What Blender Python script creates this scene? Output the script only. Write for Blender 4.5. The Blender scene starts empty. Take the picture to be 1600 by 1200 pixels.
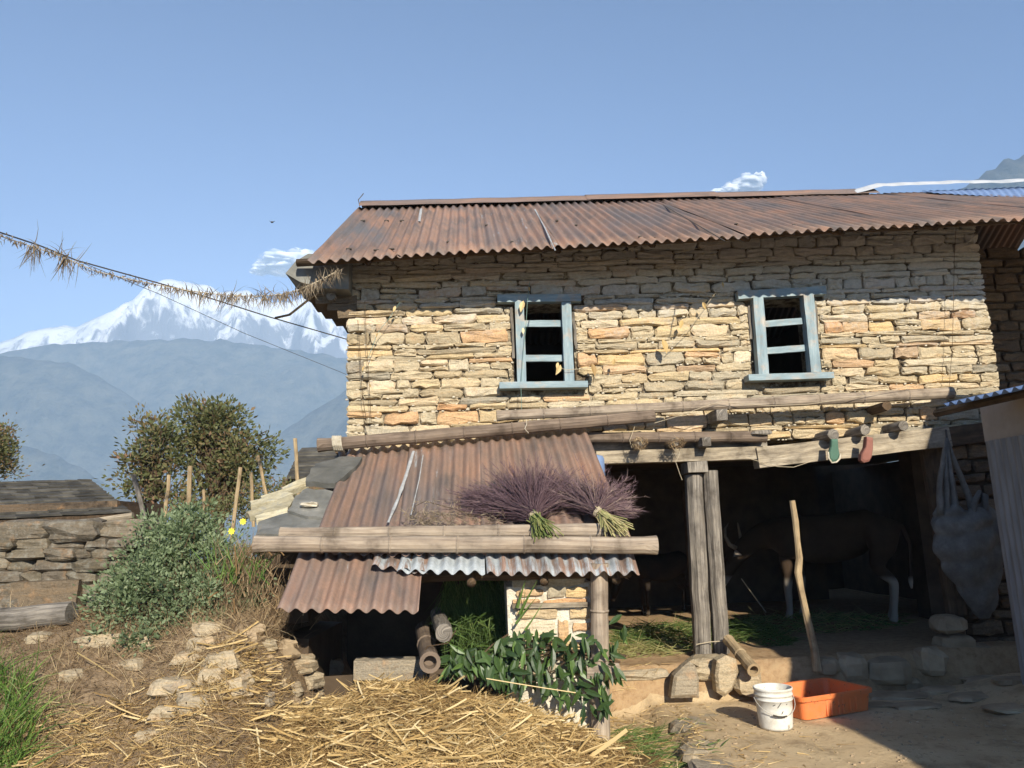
import bpy, math, random
from mathutils import Vector, Matrix, noise
R_ = math.radians
rnd = random.Random(7)
scn = bpy.context.scene
col = scn.collection

# ------------------------------------------------------------------ camera
CAM = Vector((0.0, 0.0, 1.62))
FPX = 1210.0
_a, _p, _r = R_(3.0), R_(10.6), R_(2.24)
F = Vector((math.sin(_a)*math.cos(_p), math.cos(_a)*math.cos(_p), math.sin(_p)))
R0 = Vector((math.cos(_a), -math.sin(_a), 0)); U0 = R0.cross(F)
RR = R0*math.cos(_r) - U0*math.sin(_r); UU = U0*math.cos(_r) + R0*math.sin(_r)
cd = bpy.data.cameras.new('camera'); cam = bpy.data.objects.new('camera', cd); col.objects.link(cam)
cd.sensor_width = 36; cd.lens = 36*FPX/1600; cd.clip_end = 30000; cd.clip_start = 0.05
m = Matrix((RR, UU, -F)).transposed().to_4x4(); m.translation = CAM; cam.matrix_world = m
scn.camera = cam

def ray(px, py): return F + RR*((px-800)/FPX) - UU*((py-600)/FPX)
def at(px, py, Y):
    q = ray(px, py); return CAM + q*((Y-CAM.y)/q.y)
def atx(px, py, X):
    q = ray(px, py); return CAM + q*((X-CAM.x)/q.x)

# ------------------------------------------------------------------ light
SUN = Vector((.43, -2.05, 1.0)).normalized()
w = bpy.data.worlds.new('World'); scn.world = w; w.use_nodes = True
nt = w.node_tree; nt.nodes.clear()
wo = nt.nodes.new('ShaderNodeOutputWorld'); bg = nt.nodes.new('ShaderNodeBackground'); sk = nt.nodes.new('ShaderNodeTexSky')
sk.sky_type = 'NISHITA'; sk.sun_disc = False; sk.sun_elevation = math.asin(SUN.z)
sk.sun_rotation = math.atan2(SUN.x, SUN.y); sk.altitude = 3000; sk.air_density = 1.0; sk.dust_density = 0.0; sk.ozone_density = 6.0
bg.inputs[1].default_value = 0.105
nt.links.new(sk.outputs[0], bg.inputs[0]); nt.links.new(bg.outputs[0], wo.inputs[0])
sd = bpy.data.lights.new('sun', 'SUN'); so = bpy.data.objects.new('sun', sd); col.objects.link(so)
sd.energy = 4.9; sd.angle = R_(0.6); sd.color = (1.0, .915, .76)
so.rotation_euler = SUN.to_track_quat('Z', 'Y').to_euler(); so.location = (6, -20, 14)
scn.view_settings.view_transform = 'Standard'; scn.view_settings.look = 'None'
scn.view_settings.exposure = 0.78; scn.view_settings.gamma = 1
scn.view_settings.use_curve_mapping = False
HAZE = 2.9e-4
scn.cycles.volume_bounces = 1; scn.cycles.max_bounces = 6; scn.cycles.transparent_max_bounces = 12

# ------------------------------------------------------------------ mesh helpers
class MB:
    def __init__(s): s.v = []; s.f = []; s.uv = []; s.mi = []
    def add(s, vs, fs, uvs=None, mi=0):
        b = len(s.v); s.v += [tuple(x) for x in vs]
        s.uv += list(uvs) if uvs is not None else [(x[0]+x[1]*.3, x[2]) for x in vs]
        s.f += [tuple(i+b for i in f) for f in fs]; s.mi += [mi]*len(fs)
    def build(s, name, mat, parent=None, smooth=False, kind=None, color=None):
        me = bpy.data.meshes.new(name); me.from_pydata(s.v, [], s.f)
        ul = me.uv_layers.new(name='UVMap')
        li = [0]*len(me.loops); me.loops.foreach_get('vertex_index', li)
        fl = []
        for i in li: fl += s.uv[i]
        ul.data.foreach_set('uv', fl)
        for mm in (mat if isinstance(mat, (list, tuple)) else [mat]): me.materials.append(mm)
        if any(s.mi): me.polygons.foreach_set('material_index', s.mi)
        if smooth: me.polygons.foreach_set('use_smooth', [True]*len(me.polygons))
        me.update()
        o = bpy.data.objects.new(name, me); col.objects.link(o)
        if parent: o.parent = parent; o.matrix_parent_inverse = parent.matrix_world.inverted()
        if kind: o['kind'] = kind
        if color: o.color = color
        return o

def empty(name, loc, label, cat, group=None):
    o = bpy.data.objects.new(name, None); col.objects.link(o); o.location = loc
    o.matrix_world = Matrix.Translation(Vector(loc)); o.empty_display_size = .2
    return tag(o, label, cat, group)
def tag(o, label, cat, group=None, kind=None):
    o['label'] = label; o['category'] = cat
    if group: o['group'] = group
    if kind: o['kind'] = kind
    return o
def part(name, parent, loc=(0,0,0)):
    o = bpy.data.objects.new(name, None); col.objects.link(o); o.parent = parent
    o.matrix_parent_inverse = parent.matrix_world.inverted(); return o

def fr(d):
    d = Vector(d).normalized(); a = Vector((0, 0, 1)) if abs(d.z) < .93 else Vector((1, 0, 0))
    s = d.cross(a).normalized(); return d, s, s.cross(d)

def tube(mb, pts, rad, n=8, cap=True, square=False, jit=0.0, rg=rnd, v0=0.0, flat=1.0, spin=0.0):
    pts = [Vector(p) for p in pts]
    if not isinstance(rad, (list, tuple)): rad = [rad]*len(pts)
    vs, uv, fs = [], [], []; L = v0; up = None
    for i, p in enumerate(pts):
        t = (pts[min(i+1, len(pts)-1)] - pts[max(i-1, 0)]).normalized()
        if up is None: _, s, up = fr(t)
        s = t.cross(up).normalized(); up = s.cross(t)
        if i: L += (p-pts[i-1]).length
        for k in range(n+1):
            a = 2*math.pi*(k % n)/n + (math.pi/4 if square else 0) + spin
            rr = rad[i]*(1.3 if square else 1)
            if jit: rr *= 1 + rg.uniform(-jit, jit)*(1 if k < n else 0)
            if k == n: vs.append(vs[i*(n+1)])
            else: vs.append(p + s*math.cos(a)*rr + up*math.sin(a)*rr*flat)
            uv.append((k/n*2*math.pi*max(rad[i], .01), L))
    for i in range(len(pts)-1):
        for k in range(n):
            a = i*(n+1)+k; fs.append((a, a+1, a+n+2, a+n+1))
    if cap:
        b = len(vs); vs.append(pts[0]); uv.append((0, v0)); vs.append(pts[-1]); uv.append((0, L))
        for k in range(n):
            fs.append((b, k+1, k)); e = (len(pts)-1)*(n+1); fs.append((b+1, e+k, e+k+1))
    mb.add(vs, fs, uv)

def line(a, b, n, sag=0.0, wob=0.0, rg=rnd):
    a, b = Vector(a), Vector(b); out = []
    for i in range(n+1):
        t = i/n; p = a.lerp(b, t); p.z -= sag*4*t*(1-t)
        if wob and 0 < i < n: p += Vector((rg.uniform(-wob, wob), rg.uniform(-wob, wob), rg.uniform(-wob, wob)))
        out.append(p)
    return out

def box(mb, c, s, jit=0.0, rg=rnd, rot=None):
    c = Vector(c); vs = []
    for x in (-.5, .5):
        for y in (-.5, .5):
            for z in (-.5, .5):
                v = Vector((x*s[0]+rg.uniform(-jit, jit), y*s[1]+rg.uniform(-jit, jit), z*s[2]+rg.uniform(-jit, jit)))
                if rot: v = rot @ v
                vs.append(c+v)
    mb.add(vs, [(0,1,3,2),(4,6,7,5),(0,4,5,1),(2,3,7,6),(0,2,6,4),(1,5,7,3)], [(v.x*.7+v.y, v.z) for v in vs])

def prism(mb, poly, nrm, th, uvf=None):
    """flat polygon given a thickness th along nrm"""
    nrm = Vector(nrm)*th; n = len(poly); P = [Vector(p) for p in poly]; vs = P+[p+nrm for p in P]
    fs = [tuple(range(n))[::-1], tuple(range(n, 2*n))]+[(i, (i+1) % n, (i+1) % n+n, i+n) for i in range(n)]
    mb.add(vs, fs, [(v.x, v.z+v.y*.7) for v in vs])

def stone_mesh(mb, quad, d, rg, nrm=Vector((0, -1, 0)), bulge=.22, rough=.20):
    """quad: 4 corners (bl, br, tr, tl) on the wall plane; stone comes out d along nrm"""
    q = [Vector(p) for p in quad]; n = nrm
    w = (q[1]-q[0]).length; h = max((q[3]-q[0]).length, .01)
    k = 3 if w > 2.2*h else 2
    out = []
    def edge(a, b, m_):
        for i in range(m_): out.append(a.lerp(b, i/m_))
    edge(q[0], q[1], k+1); edge(q[1], q[2], 2); edge(q[2], q[3], k+1); edge(q[3], q[0], 2)
    c = sum(out, Vector())/len(out); N = len(out)
    corner = {0, k+1, k+3, 2*k+4}
    base = []
    for i, p in enumerate(out):
        f_ = 1-(rg.uniform(.0, .15) if i in corner else rg.uniform(-.03, .05))
        p2 = c+(p-c)*f_; p2 += (q[3]-q[0]).normalized()*rg.uniform(-1, 1)*min(h, .12)*rough*rg.choice((.4, .6, 1.0))
        base.append(p2)
    vs = [p-n*.05 for p in base]
    vs += [p+n*d*rg.uniform(.55, .8) for p in base]
    inn = []
    tilt = rg.uniform(-.25, .25)
    for i, p in enumerate(base):
        dd = p-c; s = 1-min(.40, .012/max(h*.5, .01)*rg.uniform(.4, 1.6)) if i not in corner else 1-min(.45, .018/max(h*.5, .01))
        sx = 1-.018/max(w*.5, .02)
        hz = (q[1]-q[0]).normalized(); a = dd.dot(hz); b_ = dd-hz*a
        pp = c+hz*a*sx+b_*s
        inn.append(pp+n*d*(rg.uniform(.72, 1.16)+tilt*b_.z/max(h, .02)))
    vs += inn; vs.append(c+n*d*rg.uniform(.92, 1.25)+Vector((rg.uniform(-.25, .25)*w, 0, rg.uniform(-.2, .2)*h)))
    fs = []
    for i in range(N):
        j = (i+1) % N
        fs.append((i, j, j+N, i+N)); fs.append((i+N, j+N, j+2*N, i+2*N)); fs.append((i+2*N, j+2*N, 3*N))
    mb.add(vs, fs, [(v.x+v.y, v.z) for v in vs])

def rock(mb, c, s, rg, seg=7, rings=5, rough=.18, rot=0.0, flatb=True):
    c = Vector(c); off = rg.uniform(0, 50); vs = []; fs = []
    for i in range(rings+1):
        ph = math.pi*i/rings
        for k in range(seg):
            a = 2*math.pi*k/seg
            v = Vector((math.sin(ph)*math.cos(a), math.sin(ph)*math.sin(a), math.cos(ph)))
            v = Vector([math.copysign(abs(t)**.62, t) for t in v])
            v *= 1+rough*2*(noise.noise(v*1.3+Vector((off, 0, 0))))
            v = Vector((v.x*s[0]*.5, v.y*s[1]*.5, v.z*s[2]*.5))
            v = Matrix.Rotation(rot, 3, 'Z') @ v
            vs.append(c+v)
    for i in range(rings):
        for k in range(seg):
            a = i*seg+k; b = i*seg+(k+1) % seg
            fs.append((a, a+seg, b+seg, b))
    mb.add(vs, fs)

def ribbon(mb, p, d, L, wd, rg, segs=2, bend=.3, up=None, u=None, grav=0.0, taper=True, fold=.35):
    """folded blade: a V-section strip that bends"""
    d = Vector(d).normalized(); a = Vector((rg.uniform(-1, 1), rg.uniform(-1, 1), rg.uniform(-1, 1))) if up is None else Vector(up)
    s = d.cross(a)
    if s.length < 1e-4: s = Vector((1, 0, 0))
    s.normalize(); n = s.cross(d).normalized()
    bv = (n*rg.uniform(-bend, bend)+s*rg.uniform(-bend, bend)*.5)
    u = rg.random() if u is None else u
    vs = []; uv = []; p = Vector(p)
    for i in range(segs+1):
        t = i/segs; ww = wd*.5*((1-t*.92) if taper else 1)
        dd = (d+bv*t*2+Vector((0, 0, -grav*t*2))).normalized()
        if i: p = p+dd*(L/segs)
        vs += [p-s*ww, p+n*ww*fold*2, p+s*ww]; uv += [(u, t)]*3
    fs = []
    for i in range(segs):
        b = i*3; fs += [(b, b+1, b+4, b+3), (b+1, b+2, b+5, b+4)]
    mb.add(vs, fs, uv)

def leaf(mb, p, d, nrm, L, W, u, fold=.15, droop=.25, seg=3):
    d = Vector(d).normalized(); s = d.cross(Vector(nrm))
    if s.length < 1e-3: s = d.cross(Vector((.3, .9, .2)))
    s.normalize(); n = s.cross(d).normalized()
    prof = [.06, .85, 1.0, .6, .03] if seg == 3 else [.1, 1, .05]
    m_ = len(prof)-1; vs = []; uv = []
    for i, w_ in enumerate(prof):
        t = i/m_; c = Vector(p)+d*L*t-n*droop*L*t*t
        vs += [c-s*W*.5*w_+n*fold*W*w_, c, c+s*W*.5*w_+n*fold*W*w_]; uv += [(u, t)]*3
    fs = []
    for i in range(m_):
        b = i*3; fs += [(b, b+1, b+4, b+3), (b+1, b+2, b+5, b+4)]
    mb.add(vs, fs, uv)

def corr(mb, bl, br, tr, tl, pitch=.107, amp=.019, rows=7, rg=rnd, dent=.006, th=.003, ragged=.0, ppw=8, phase=0.0):
    """corrugated sheet between eave (bl,br) and ridge (tl,tr); waves run across, ribs run bl->tl"""
    bl, br, tr, tl = map(Vector, (bl, br, tr, tl))
    W = ((br-bl).length+(tr-tl).length)/2; L = ((tl-bl).length+(tr-br).length)/2
    n = max(int(W/pitch*ppw), 4); nm = (br-bl).cross(tl-bl).normalized(); off = rg.uniform(0, 90)
    vs = []; uv = []; fs = []
    for sgn in (0, 1):
        for j in range(rows+1):
            t = j/rows
            for i in range(n+1):
                s = i/n; rag = 0
                if ragged and j == 0: rag = ragged*(noise.noise(Vector((s*W*4+off, 0, 0)))+.15)
                if ragged and j == rows: rag = -ragged*(noise.noise(Vector((s*W*4+off, 9, 0)))+.15)
                tt = t+rag/L
                p = bl.lerp(br, s).lerp(tl.lerp(tr, s), tt)
                z = amp*math.sin(2*math.pi*(s*W/pitch+phase))
                z += dent*2*noise.noise(Vector((s*W*1.5+off, t*L*1.5, 0)))+dent*noise.noise(Vector((s*W*5+off, t*L*2, 3)))
                p = p+nm*(z-(th if sgn else 0)); vs.append(p); uv.append((s*W+off, t*L))
    K = (rows+1)*(n+1)
    for j in range(rows):
        for i in range(n):
            a = j*(n+1)+i; fs.append((a, a+1, a+n+2, a+n+1)); fs.append((a+K, a+n+1+K, a+n+2+K, a+1+K))
    for i in range(n):
        fs.append((i, i+K, i+1+K, i+1)); a = rows*(n+1)+i; fs.append((a, a+1, a+1+K, a+K))
    for j in range(rows):
        a = j*(n+1); fs.append((a, a+n+1, a+n+1+K, a+K)); a += n; fs.append((a, a+K, a+n+1+K, a+n+1))
    mb.add(vs, fs, uv)

def lathe(mb, c, prof, n=24, axis=None):
    c = Vector(c); vs = []; fs = []; uv = []
    for r, z in prof:
        for k in range(n):
            a = 2*math.pi*k/n; vs.append(c+Vector((r*math.cos(a), r*math.sin(a), z))); uv.append((k/n, z))
    for i in range(len(prof)-1):
        for k in range(n): fs.append((i*n+k, i*n+(k+1) % n, (i+1)*n+(k+1) % n, (i+1)*n+k))
    mb.add(vs, fs, uv)

# ------------------------------------------------------------------ materials
class M:
    """small node-tree builder"""
    def __init__(s, name, rough=.85, spec=.3, metal=0.0):
        s.m = bpy.data.materials.new(name); s.m.use_nodes = True; s.t = s.m.node_tree; s.t.nodes.clear()
        s.out = s.t.nodes.new('ShaderNodeOutputMaterial'); s.b = s.t.nodes.new('ShaderNodeBsdfPrincipled')
        s.b.inputs['Roughness'].default_value = rough; s.b.inputs['Specular IOR Level'].default_value = spec
        s.b.inputs['Metallic'].default_value = metal
        s.l(s.b.outputs[0], s.out.inputs[0]); s.tc = s.t.nodes.new('ShaderNodeTexCoord')
        s.oi = s.t.nodes.new('ShaderNodeObjectInfo')
    def l(s, a, b): s.t.links.new(a, b)
    def co(s, kind='Object', sc=(1, 1, 1)):
        mp = s.t.nodes.new('ShaderNodeMapping'); mp.inputs['Scale'].default_value = sc
        s.l(s.tc.outputs[kind], mp.inputs[0]); return mp.outputs[0]
    def noise(s, co, scale=5, detail=5, rough=.6, dist=0.0):
        n = s.t.nodes.new('ShaderNodeTexNoise'); n.inputs['Scale'].default_value = scale; n.inputs['Detail'].default_value = detail
        n.inputs['Roughness'].default_value = rough; n.inputs['Distortion'].default_value = dist; s.l(co, n.inputs['Vector']); return n.outputs[0]
    def ramp(s, fac, stops, interp='LINEAR'):
        r = s.t.nodes.new('ShaderNodeValToRGB'); e = r.color_ramp.elements; r.color_ramp.interpolation = interp
        while len(e) < len(stops): e.new(.5)
        for i, (p, c) in enumerate(stops): e[i].position = p; e[i].color = (*c, 1) if len(c) == 3 else c
        s.l(fac, r.inputs[0]); return r.outputs[0]
    def g(s, fac, a, b): return s.ramp(fac, [(a, (0, 0, 0)), (b, (1, 1, 1))])
    def mix(s, fac, a, b, mode='MIX'):
        n = s.t.nodes.new('ShaderNodeMix'); n.data_type = 'RGBA'; n.blend_type = mode
        for inp, v in ((n.inputs[0], fac), (n.inputs[6], a), (n.inputs[7], b)):
            if isinstance(v, (int, float)): inp.default_value = v
            elif isinstance(v, tuple): inp.default_value = (*v, 1)
            else: s.l(v, inp)
        return n.outputs[2]
    def math(s, op, a, b=0.0):
        n = s.t.nodes.new('ShaderNodeMath'); n.operation = op
        for inp, v in ((n.inputs[0], a), (n.inputs[1], b)):
            if isinstance(v, (int, float)): inp.default_value = v
            else: s.l(v, inp)
        return n.outputs[0]
    def sep(s, v):
        n = s.t.nodes.new('ShaderNodeSeparateXYZ'); s.l(v, n.inputs[0]); return n.outputs
    def bump(s, h, st=.5, dist=.01):
        b = s.t.nodes.new('ShaderNodeBump'); b.inputs['Strength'].default_value = st; b.inputs['Distance'].default_value = dist
        s.l(h, b.inputs['Height']); s.l(b.outputs[0], s.b.inputs['Normal'])
    def colr(s, c):
        if isinstance(c, tuple): s.b.inputs['Base Color'].default_value = (*c, 1)
        else: s.l(c, s.b.inputs['Base Color'])
        return s

def simple(name, stops, scale=6, kind='Object', sc=(1, 1, 1), rough=.85, spec=.25, bump=.4, bd=.01, bs=None, rv=0.0, detail=6):
    k = M(name, rough, spec); co = k.co(kind, sc); n = k.noise(co, scale, detail)
    c = k.ramp(n, stops)
    if rv:
        f_ = k.ramp(k.oi.outputs['Random'], [(0, (1-rv,)*3), (1, (1+rv*.6,)*3)]); c = k.mix(1.0, c, f_, 'MULTIPLY')
    k.colr(c)
    if bump: k.bump(k.noise(co, bs or scale*4, 5, .65), bump, bd)
    return k.m

# stone: warm schist whose own colour comes with each stone
def stone_mat(name, stops, lichen=.0, grey_top=False):
    k = M(name, .9, .2)
    base = k.ramp(k.oi.outputs['Random'], stops, 'LINEAR')
    co = k.co('Object'); lay = k.co('Object', (3, 3, 22))
    off = k.t.nodes.new('ShaderNodeVectorMath'); off.operation = 'ADD'
    cmb = k.t.nodes.new('ShaderNodeCombineXYZ'); k.l(k.math('MULTIPLY', k.oi.outputs['Random'], 37.0), cmb.inputs[0])
    k.l(lay, off.inputs[0]); k.l(cmb.outputs[0], off.inputs[1])
    n1 = k.noise(off.outputs[0], 1.6, 6, .7); n2 = k.noise(co, 9, 6, .65); n3 = k.noise(co, 60, 4, .7)
    c = k.mix(1.0, base, k.ramp(n1, [(.3, (.62, .58, .52)), (.5, (1, 1, 1)), (.72, (1.22, 1.1, .95))]), 'MULTIPLY')
    c = k.mix(k.g(n2, .55, .72), c, k.mix(.38, c, (.46, .25, .11)))
    c = k.mix(1.0, c, k.ramp(n3, [(.3, (.72, .72, .72)), (.6, (1.08, 1.08, 1.08))]), 'MULTIPLY')
    if lichen: c = k.mix(k.math('MULTIPLY', k.g(k.noise(co, 14, 5, .7), .5, .62), lichen), c, (.42, .42, .37))
    if grey_top:      # patchy grey-white tone, strongest at the top of the wall, thinning out downwards
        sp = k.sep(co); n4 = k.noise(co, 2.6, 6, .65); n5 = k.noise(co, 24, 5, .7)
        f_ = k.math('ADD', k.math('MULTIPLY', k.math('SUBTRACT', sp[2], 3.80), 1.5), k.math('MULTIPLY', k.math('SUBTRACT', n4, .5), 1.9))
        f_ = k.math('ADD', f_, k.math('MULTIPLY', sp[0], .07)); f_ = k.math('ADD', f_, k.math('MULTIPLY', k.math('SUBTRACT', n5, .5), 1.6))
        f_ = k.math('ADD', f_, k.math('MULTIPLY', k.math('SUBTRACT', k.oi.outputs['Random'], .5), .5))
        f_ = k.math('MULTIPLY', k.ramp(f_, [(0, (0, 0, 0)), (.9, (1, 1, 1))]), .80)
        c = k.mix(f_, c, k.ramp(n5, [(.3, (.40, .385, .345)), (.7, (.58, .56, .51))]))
    k.colr(c)
    h = k.math('ADD', k.math('MULTIPLY', n1, 1.0), k.math('MULTIPLY', n3, .45)); h = k.math('ADD', h, k.math('MULTIPLY', k.noise(co, 22, 5, .6), .7))
    k.bump(h, .9, .018); return k.m
WARM = [(0, (.32, .27, .19)), (.12, (.54, .43, .26)), (.25, (.46, .40, .29)), (.36, (.60, .44, .23)), (.47, (.36, .32, .24)), (.60, (.58, .50, .36)),
        (.66, (.56, .42, .25)), (.72, (.53, .31, .16)), (.78, (.56, .46, .30)), (.88, (.30, .275, .22)), (.94, (.56, .36, .20)), (1, (.62, .54, .40))]
m_stone = stone_mat('warm_schist', WARM, grey_top=True)
m_dkstone = stone_mat('mossy_stone', [(0, (.10, .085, .06)), (.4, (.17, .145, .105)), (.7, (.13, .11, .085)), (1, (.21, .175, .125))], lichen=.22)
m_pale = stone_mat('pale_rubble', [(0, (.36, .30, .21)), (.5, (.45, .37, .25)), (1, (.30, .26, .20))])
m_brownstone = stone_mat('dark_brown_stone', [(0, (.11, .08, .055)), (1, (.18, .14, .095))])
# mortar with hollow joints
k = M('mud_mortar', .95, .1); co = k.co('Object'); a_ = k.noise(co, 7, 6, .7); b_ = k.noise(co, 38, 4, .7)
k.colr(k.mix(k.g(a_, .42, .58), (.10, .075, .05), k.ramp(b_, [(.3, (.30, .24, .16)), (.7, (.56, .49, .36))]))); k.bump(k.math('ADD', a_, b_), 1.0, .03); m_mortar = k.m
m_chip = simple('lime_chips', [(.3, (.42, .36, .26)), (.7, (.68, .62, .50))], 20, bump=.5, rv=.25)
m_lime = simple('crumbling_lime_mortar', [(.3, (.45, .40, .30)), (.65, (.74, .68, .56))], 14, bump=1.0, bd=.02)

def rust_mat():
    k = M('rusty_corrugated_iron', .62, .35)
    n1 = k.noise(k.co('UV', (2.2, .9, 1)), 1.5, 6, .65, .4); n2 = k.noise(k.co('UV', (14, .55, 1)), 1.2, 4, .6); n3 = k.noise(k.co('UV', (1, 1, 1)), 45, 5, .7)
    rust = k.ramp(n1, [(.30, (.125, .10, .088)), (.43, (.205, .145, .115)), (.55, (.26, .168, .125)), (.70, (.32, .185, .125))])
    rust = k.mix(1.0, rust, k.ramp(n2, [(.3, (.62, .66, .70)), (.5, (1, 1, 1)), (.75, (1.18, 1.08, 1.0))]), 'MULTIPLY')
    rust = k.mix(1.0, rust, k.ramp(n3, [(.3, (.8, .8, .8)), (.7, (1.12, 1.1, 1.08))]), 'MULTIPLY')
    ex = k.sep(k.oi.outputs['Color'])   # x: how much zinc is left, y: darkness of the sheet
    zn = k.ramp(n3, [(.3, (.25, .28, .30)), (.7, (.40, .43, .45))])
    st = k.noise(k.co('UV', (9, .8, 1)), 1.7, 5, .7)
    th = k.math('SUBTRACT', 1.0, ex[0]); f_ = k.math('MULTIPLY', k.math('SUBTRACT', st, k.math('MULTIPLY', th, .75)), 9.0)
    cl = k.t.nodes.new('ShaderNodeClamp'); k.l(f_, cl.inputs[0])
    c = k.mix(cl.outputs[0], rust, zn); tone = k.t.nodes.new('ShaderNodeCombineXYZ')
    for i in range(3): k.l(ex[1], tone.inputs[i])
    c = k.mix(1.0, c, tone.outputs[0], 'MULTIPLY')
    grey = k.mix(k.math('MULTIPLY', k.g(k.noise(k.co('UV', (1.4, .6, 1)), 1.1, 3, .5), .45, .62), ex[2]), c, (.12, .12, .125))
    k.colr(grey); k.bump(n3, .25, .004); return k.m
m_rust = rust_mat()
def wood_mat(name, lo, mid, hi, us=40, vs=2.2, bd=.008, rough=.85):
    k = M(name, rough, .2); g1 = k.noise(k.co('UV', (us, vs, 1)), 1.0, 7, .7, .6); g2 = k.noise(k.co('Object'), 5, 5, .6); g3 = k.noise(k.co('UV', (us*2.6, vs*1.6, 1)), 1.0, 5, .7)
    c = k.ramp(g1, [(.3, lo), (.5, mid), (.7, hi)]); c = k.mix(1.0, c, k.ramp(g2, [(.32, (.50, .48, .46)), (.46, (.9, .89, .88)), (.62, (1.12, 1.1, 1.06))]), 'MULTIPLY')
    c = k.mix(k.g(g3, .60, .66), c, k.mix(.65, c, (.04, .03, .025)))
    k.colr(c); k.bump(k.math('ADD', g1, g3), .9, bd); return k.m
m_bamboo = wood_mat('weathered_bamboo', (.17, .13, .10), (.30, .245, .19), (.44, .375, .30), 26, 1.2, .004)
m_bamboo_dk = wood_mat('old_dark_bamboo', (.09, .065, .05), (.17, .13, .10), (.28, .22, .17), 26, 1.2, .004)
m_wood = wood_mat('grey_weathered_timber', (.07, .062, .054), (.20, .18, .155), (.38, .345, .30))
m_beam = wood_mat('pale_weathered_timber', (.13, .105, .08), (.30, .255, .19), (.46, .40, .31))
m_dkwood = wood_mat('dark_brown_timber', (.05, .035, .022), (.095, .065, .04), (.15, .10, .065))
m_stick = wood_mat('sun_bleached_stick', (.22, .16, .09), (.36, .27, .16), (.50, .40, .26))
k = M('peeling_blue_paint', .7, .3); g1 = k.noise(k.co('UV', (40, 3, 1)), 1, 6, .7); g2 = k.noise(k.co('Object'), 6, 5, .7)
c = k.ramp(g1, [(.3, (.15, .20, .225)), (.55, (.235, .31, .34)), (.75, (.36, .42, .43))])
c = k.mix(k.g(g2, .50, .64), c, k.ramp(g1, [(.3, (.20, .17, .14)), (.7, (.44, .42, .38))])); k.colr(c); k.bump(g1, .6, .005); m_paint = k.m
m_slate = simple('grey_slate', [(.3, (.10, .10, .09)), (.5, (.16, .158, .142)), (.62, (.21, .205, .185)), (.72, (.34, .33, .29))], 3.5, bump=.8, bd=.012, bs=14, rv=.4, rough=.7)
m_slateedge = simple('pale_yellow_slate', [(.3, (.30, .26, .17)), (.55, (.46, .41, .28)), (.7, (.30, .29, .25))], 9, bump=.8, rv=.25)
m_blue = simple('blue_painted_iron', [(.3, (.13, .20, .36)), (.7, (.19, .27, .44))], 4, bump=.1, rough=.5, spec=.4)
m_whiteiron = simple('white_flashing', [(.3, (.36, .38, .40)), (.7, (.54, .55, .56))], 4, bump=.1, rough=.45)
m_zinc = simple('grey_galvanised_iron', [(.3, (.15, .145, .14)), (.7, (.25, .245, .24))], 3, 'UV', (10, .7, 1), bump=.1, rough=.55)
m_plaster = simple('grey_brown_plaster', [(.3, (.28, .24, .20)), (.7, (.36, .31, .26))], 5, bump=.3)
m_pave = simple('earthy_paving_stone', [(.3, (.25, .185, .115)), (.7, (.42, .32, .205))], 6, bump=.7, rv=.2)
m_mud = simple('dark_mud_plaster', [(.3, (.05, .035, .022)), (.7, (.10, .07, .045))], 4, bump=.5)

def leaf_mat(name, stops, trans=.35, rough=.55, spec=.3):
    k = M(name, rough, spec); u = k.sep(k.tc.outputs['UV'])[0]; c = k.ramp(u, stops); k.colr(c)
    t = k.t.nodes.new('ShaderNodeBsdfTranslucent'); k.l(k.mix(1.0, c, (1.3, 1.4, .8), 'MULTIPLY'), t.inputs[0])
    mx = k.t.nodes.new('ShaderNodeMixShader'); mx.inputs[0].default_value = trans
    k.l(k.b.outputs[0], mx.inputs[1]); k.l(t.outputs[0], mx.inputs[2]); k.l(mx.outputs[0], k.out.inputs[0]); return k.m
m_straw = leaf_mat('dry_straw', [(0, (.20, .12, .05)), (.3, (.36, .235, .10)), (.6, (.54, .385, .17)), (.9, (.68, .52, .27)), (1, (.76, .64, .40))], .2, .6)
m_weed = leaf_mat('dry_brown_weed', [(0, (.10, .065, .038)), (.45, (.23, .155, .09)), (.8, (.38, .27, .155)), (1, (.55, .44, .27))], .2, .8)
m_bush = leaf_mat('blue_green_mugwort', [(0, (.075, .105, .05)), (.4, (.155, .205, .105)), (.8, (.26, .32, .19)), (1, (.34, .34, .20))], .3, .6)
m_tree = leaf_mat('brown_green_foliage', [(0, (.065, .075, .030)), (.35, (.12, .135, .055)), (.62, (.17, .165, .07)), (.84, (.22, .15, .08)), (1, (.31, .18, .115))], .3, .6)
m_grass = leaf_mat('fresh_grass', [(0, (.06, .11, .025)), (.5, (.12, .22, .045)), (1, (.24, .34, .09))], .35, .5)
m_fodder = leaf_mat('cut_green_fodder', [(0, (.05, .09, .02)), (.5, (.11, .18, .045)), (.8, (.24, .25, .09)), (1, (.40, .34, .16))], .3, .6)
m_leaf = leaf_mat('glossy_dark_leaf', [(0, (.025, .05, .016)), (.6, (.055, .10, .028)), (.9, (.12, .20, .05)), (1, (.19, .28, .075))], .2, .42, .4)
m_plume = leaf_mat('purple_broom_plume', [(0, (.075, .045, .055)), (.5, (.13, .08, .092)), (.8, (.19, .125, .13)), (1, (.30, .22, .18))], .15, .7)
m_stalk = leaf_mat('broom_stalk', [(0, (.10, .14, .04)), (.5, (.22, .24, .08)), (1, (.50, .42, .22))], .1, .6)
m_dryleaf = leaf_mat('withered_leaf', [(0, (.10, .075, .05)), (.6, (.22, .17, .12)), (1, (.38, .31, .22))], .2, .8)
m_cord = simple('dark_cord', [(0, (.04, .035, .03)), (1, (.08, .07, .06))], 9, bump=0)
m_twine = simple('pale_twine', [(0, (.40, .33, .22)), (1, (.55, .47, .34))], 9, bump=0)
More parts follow.
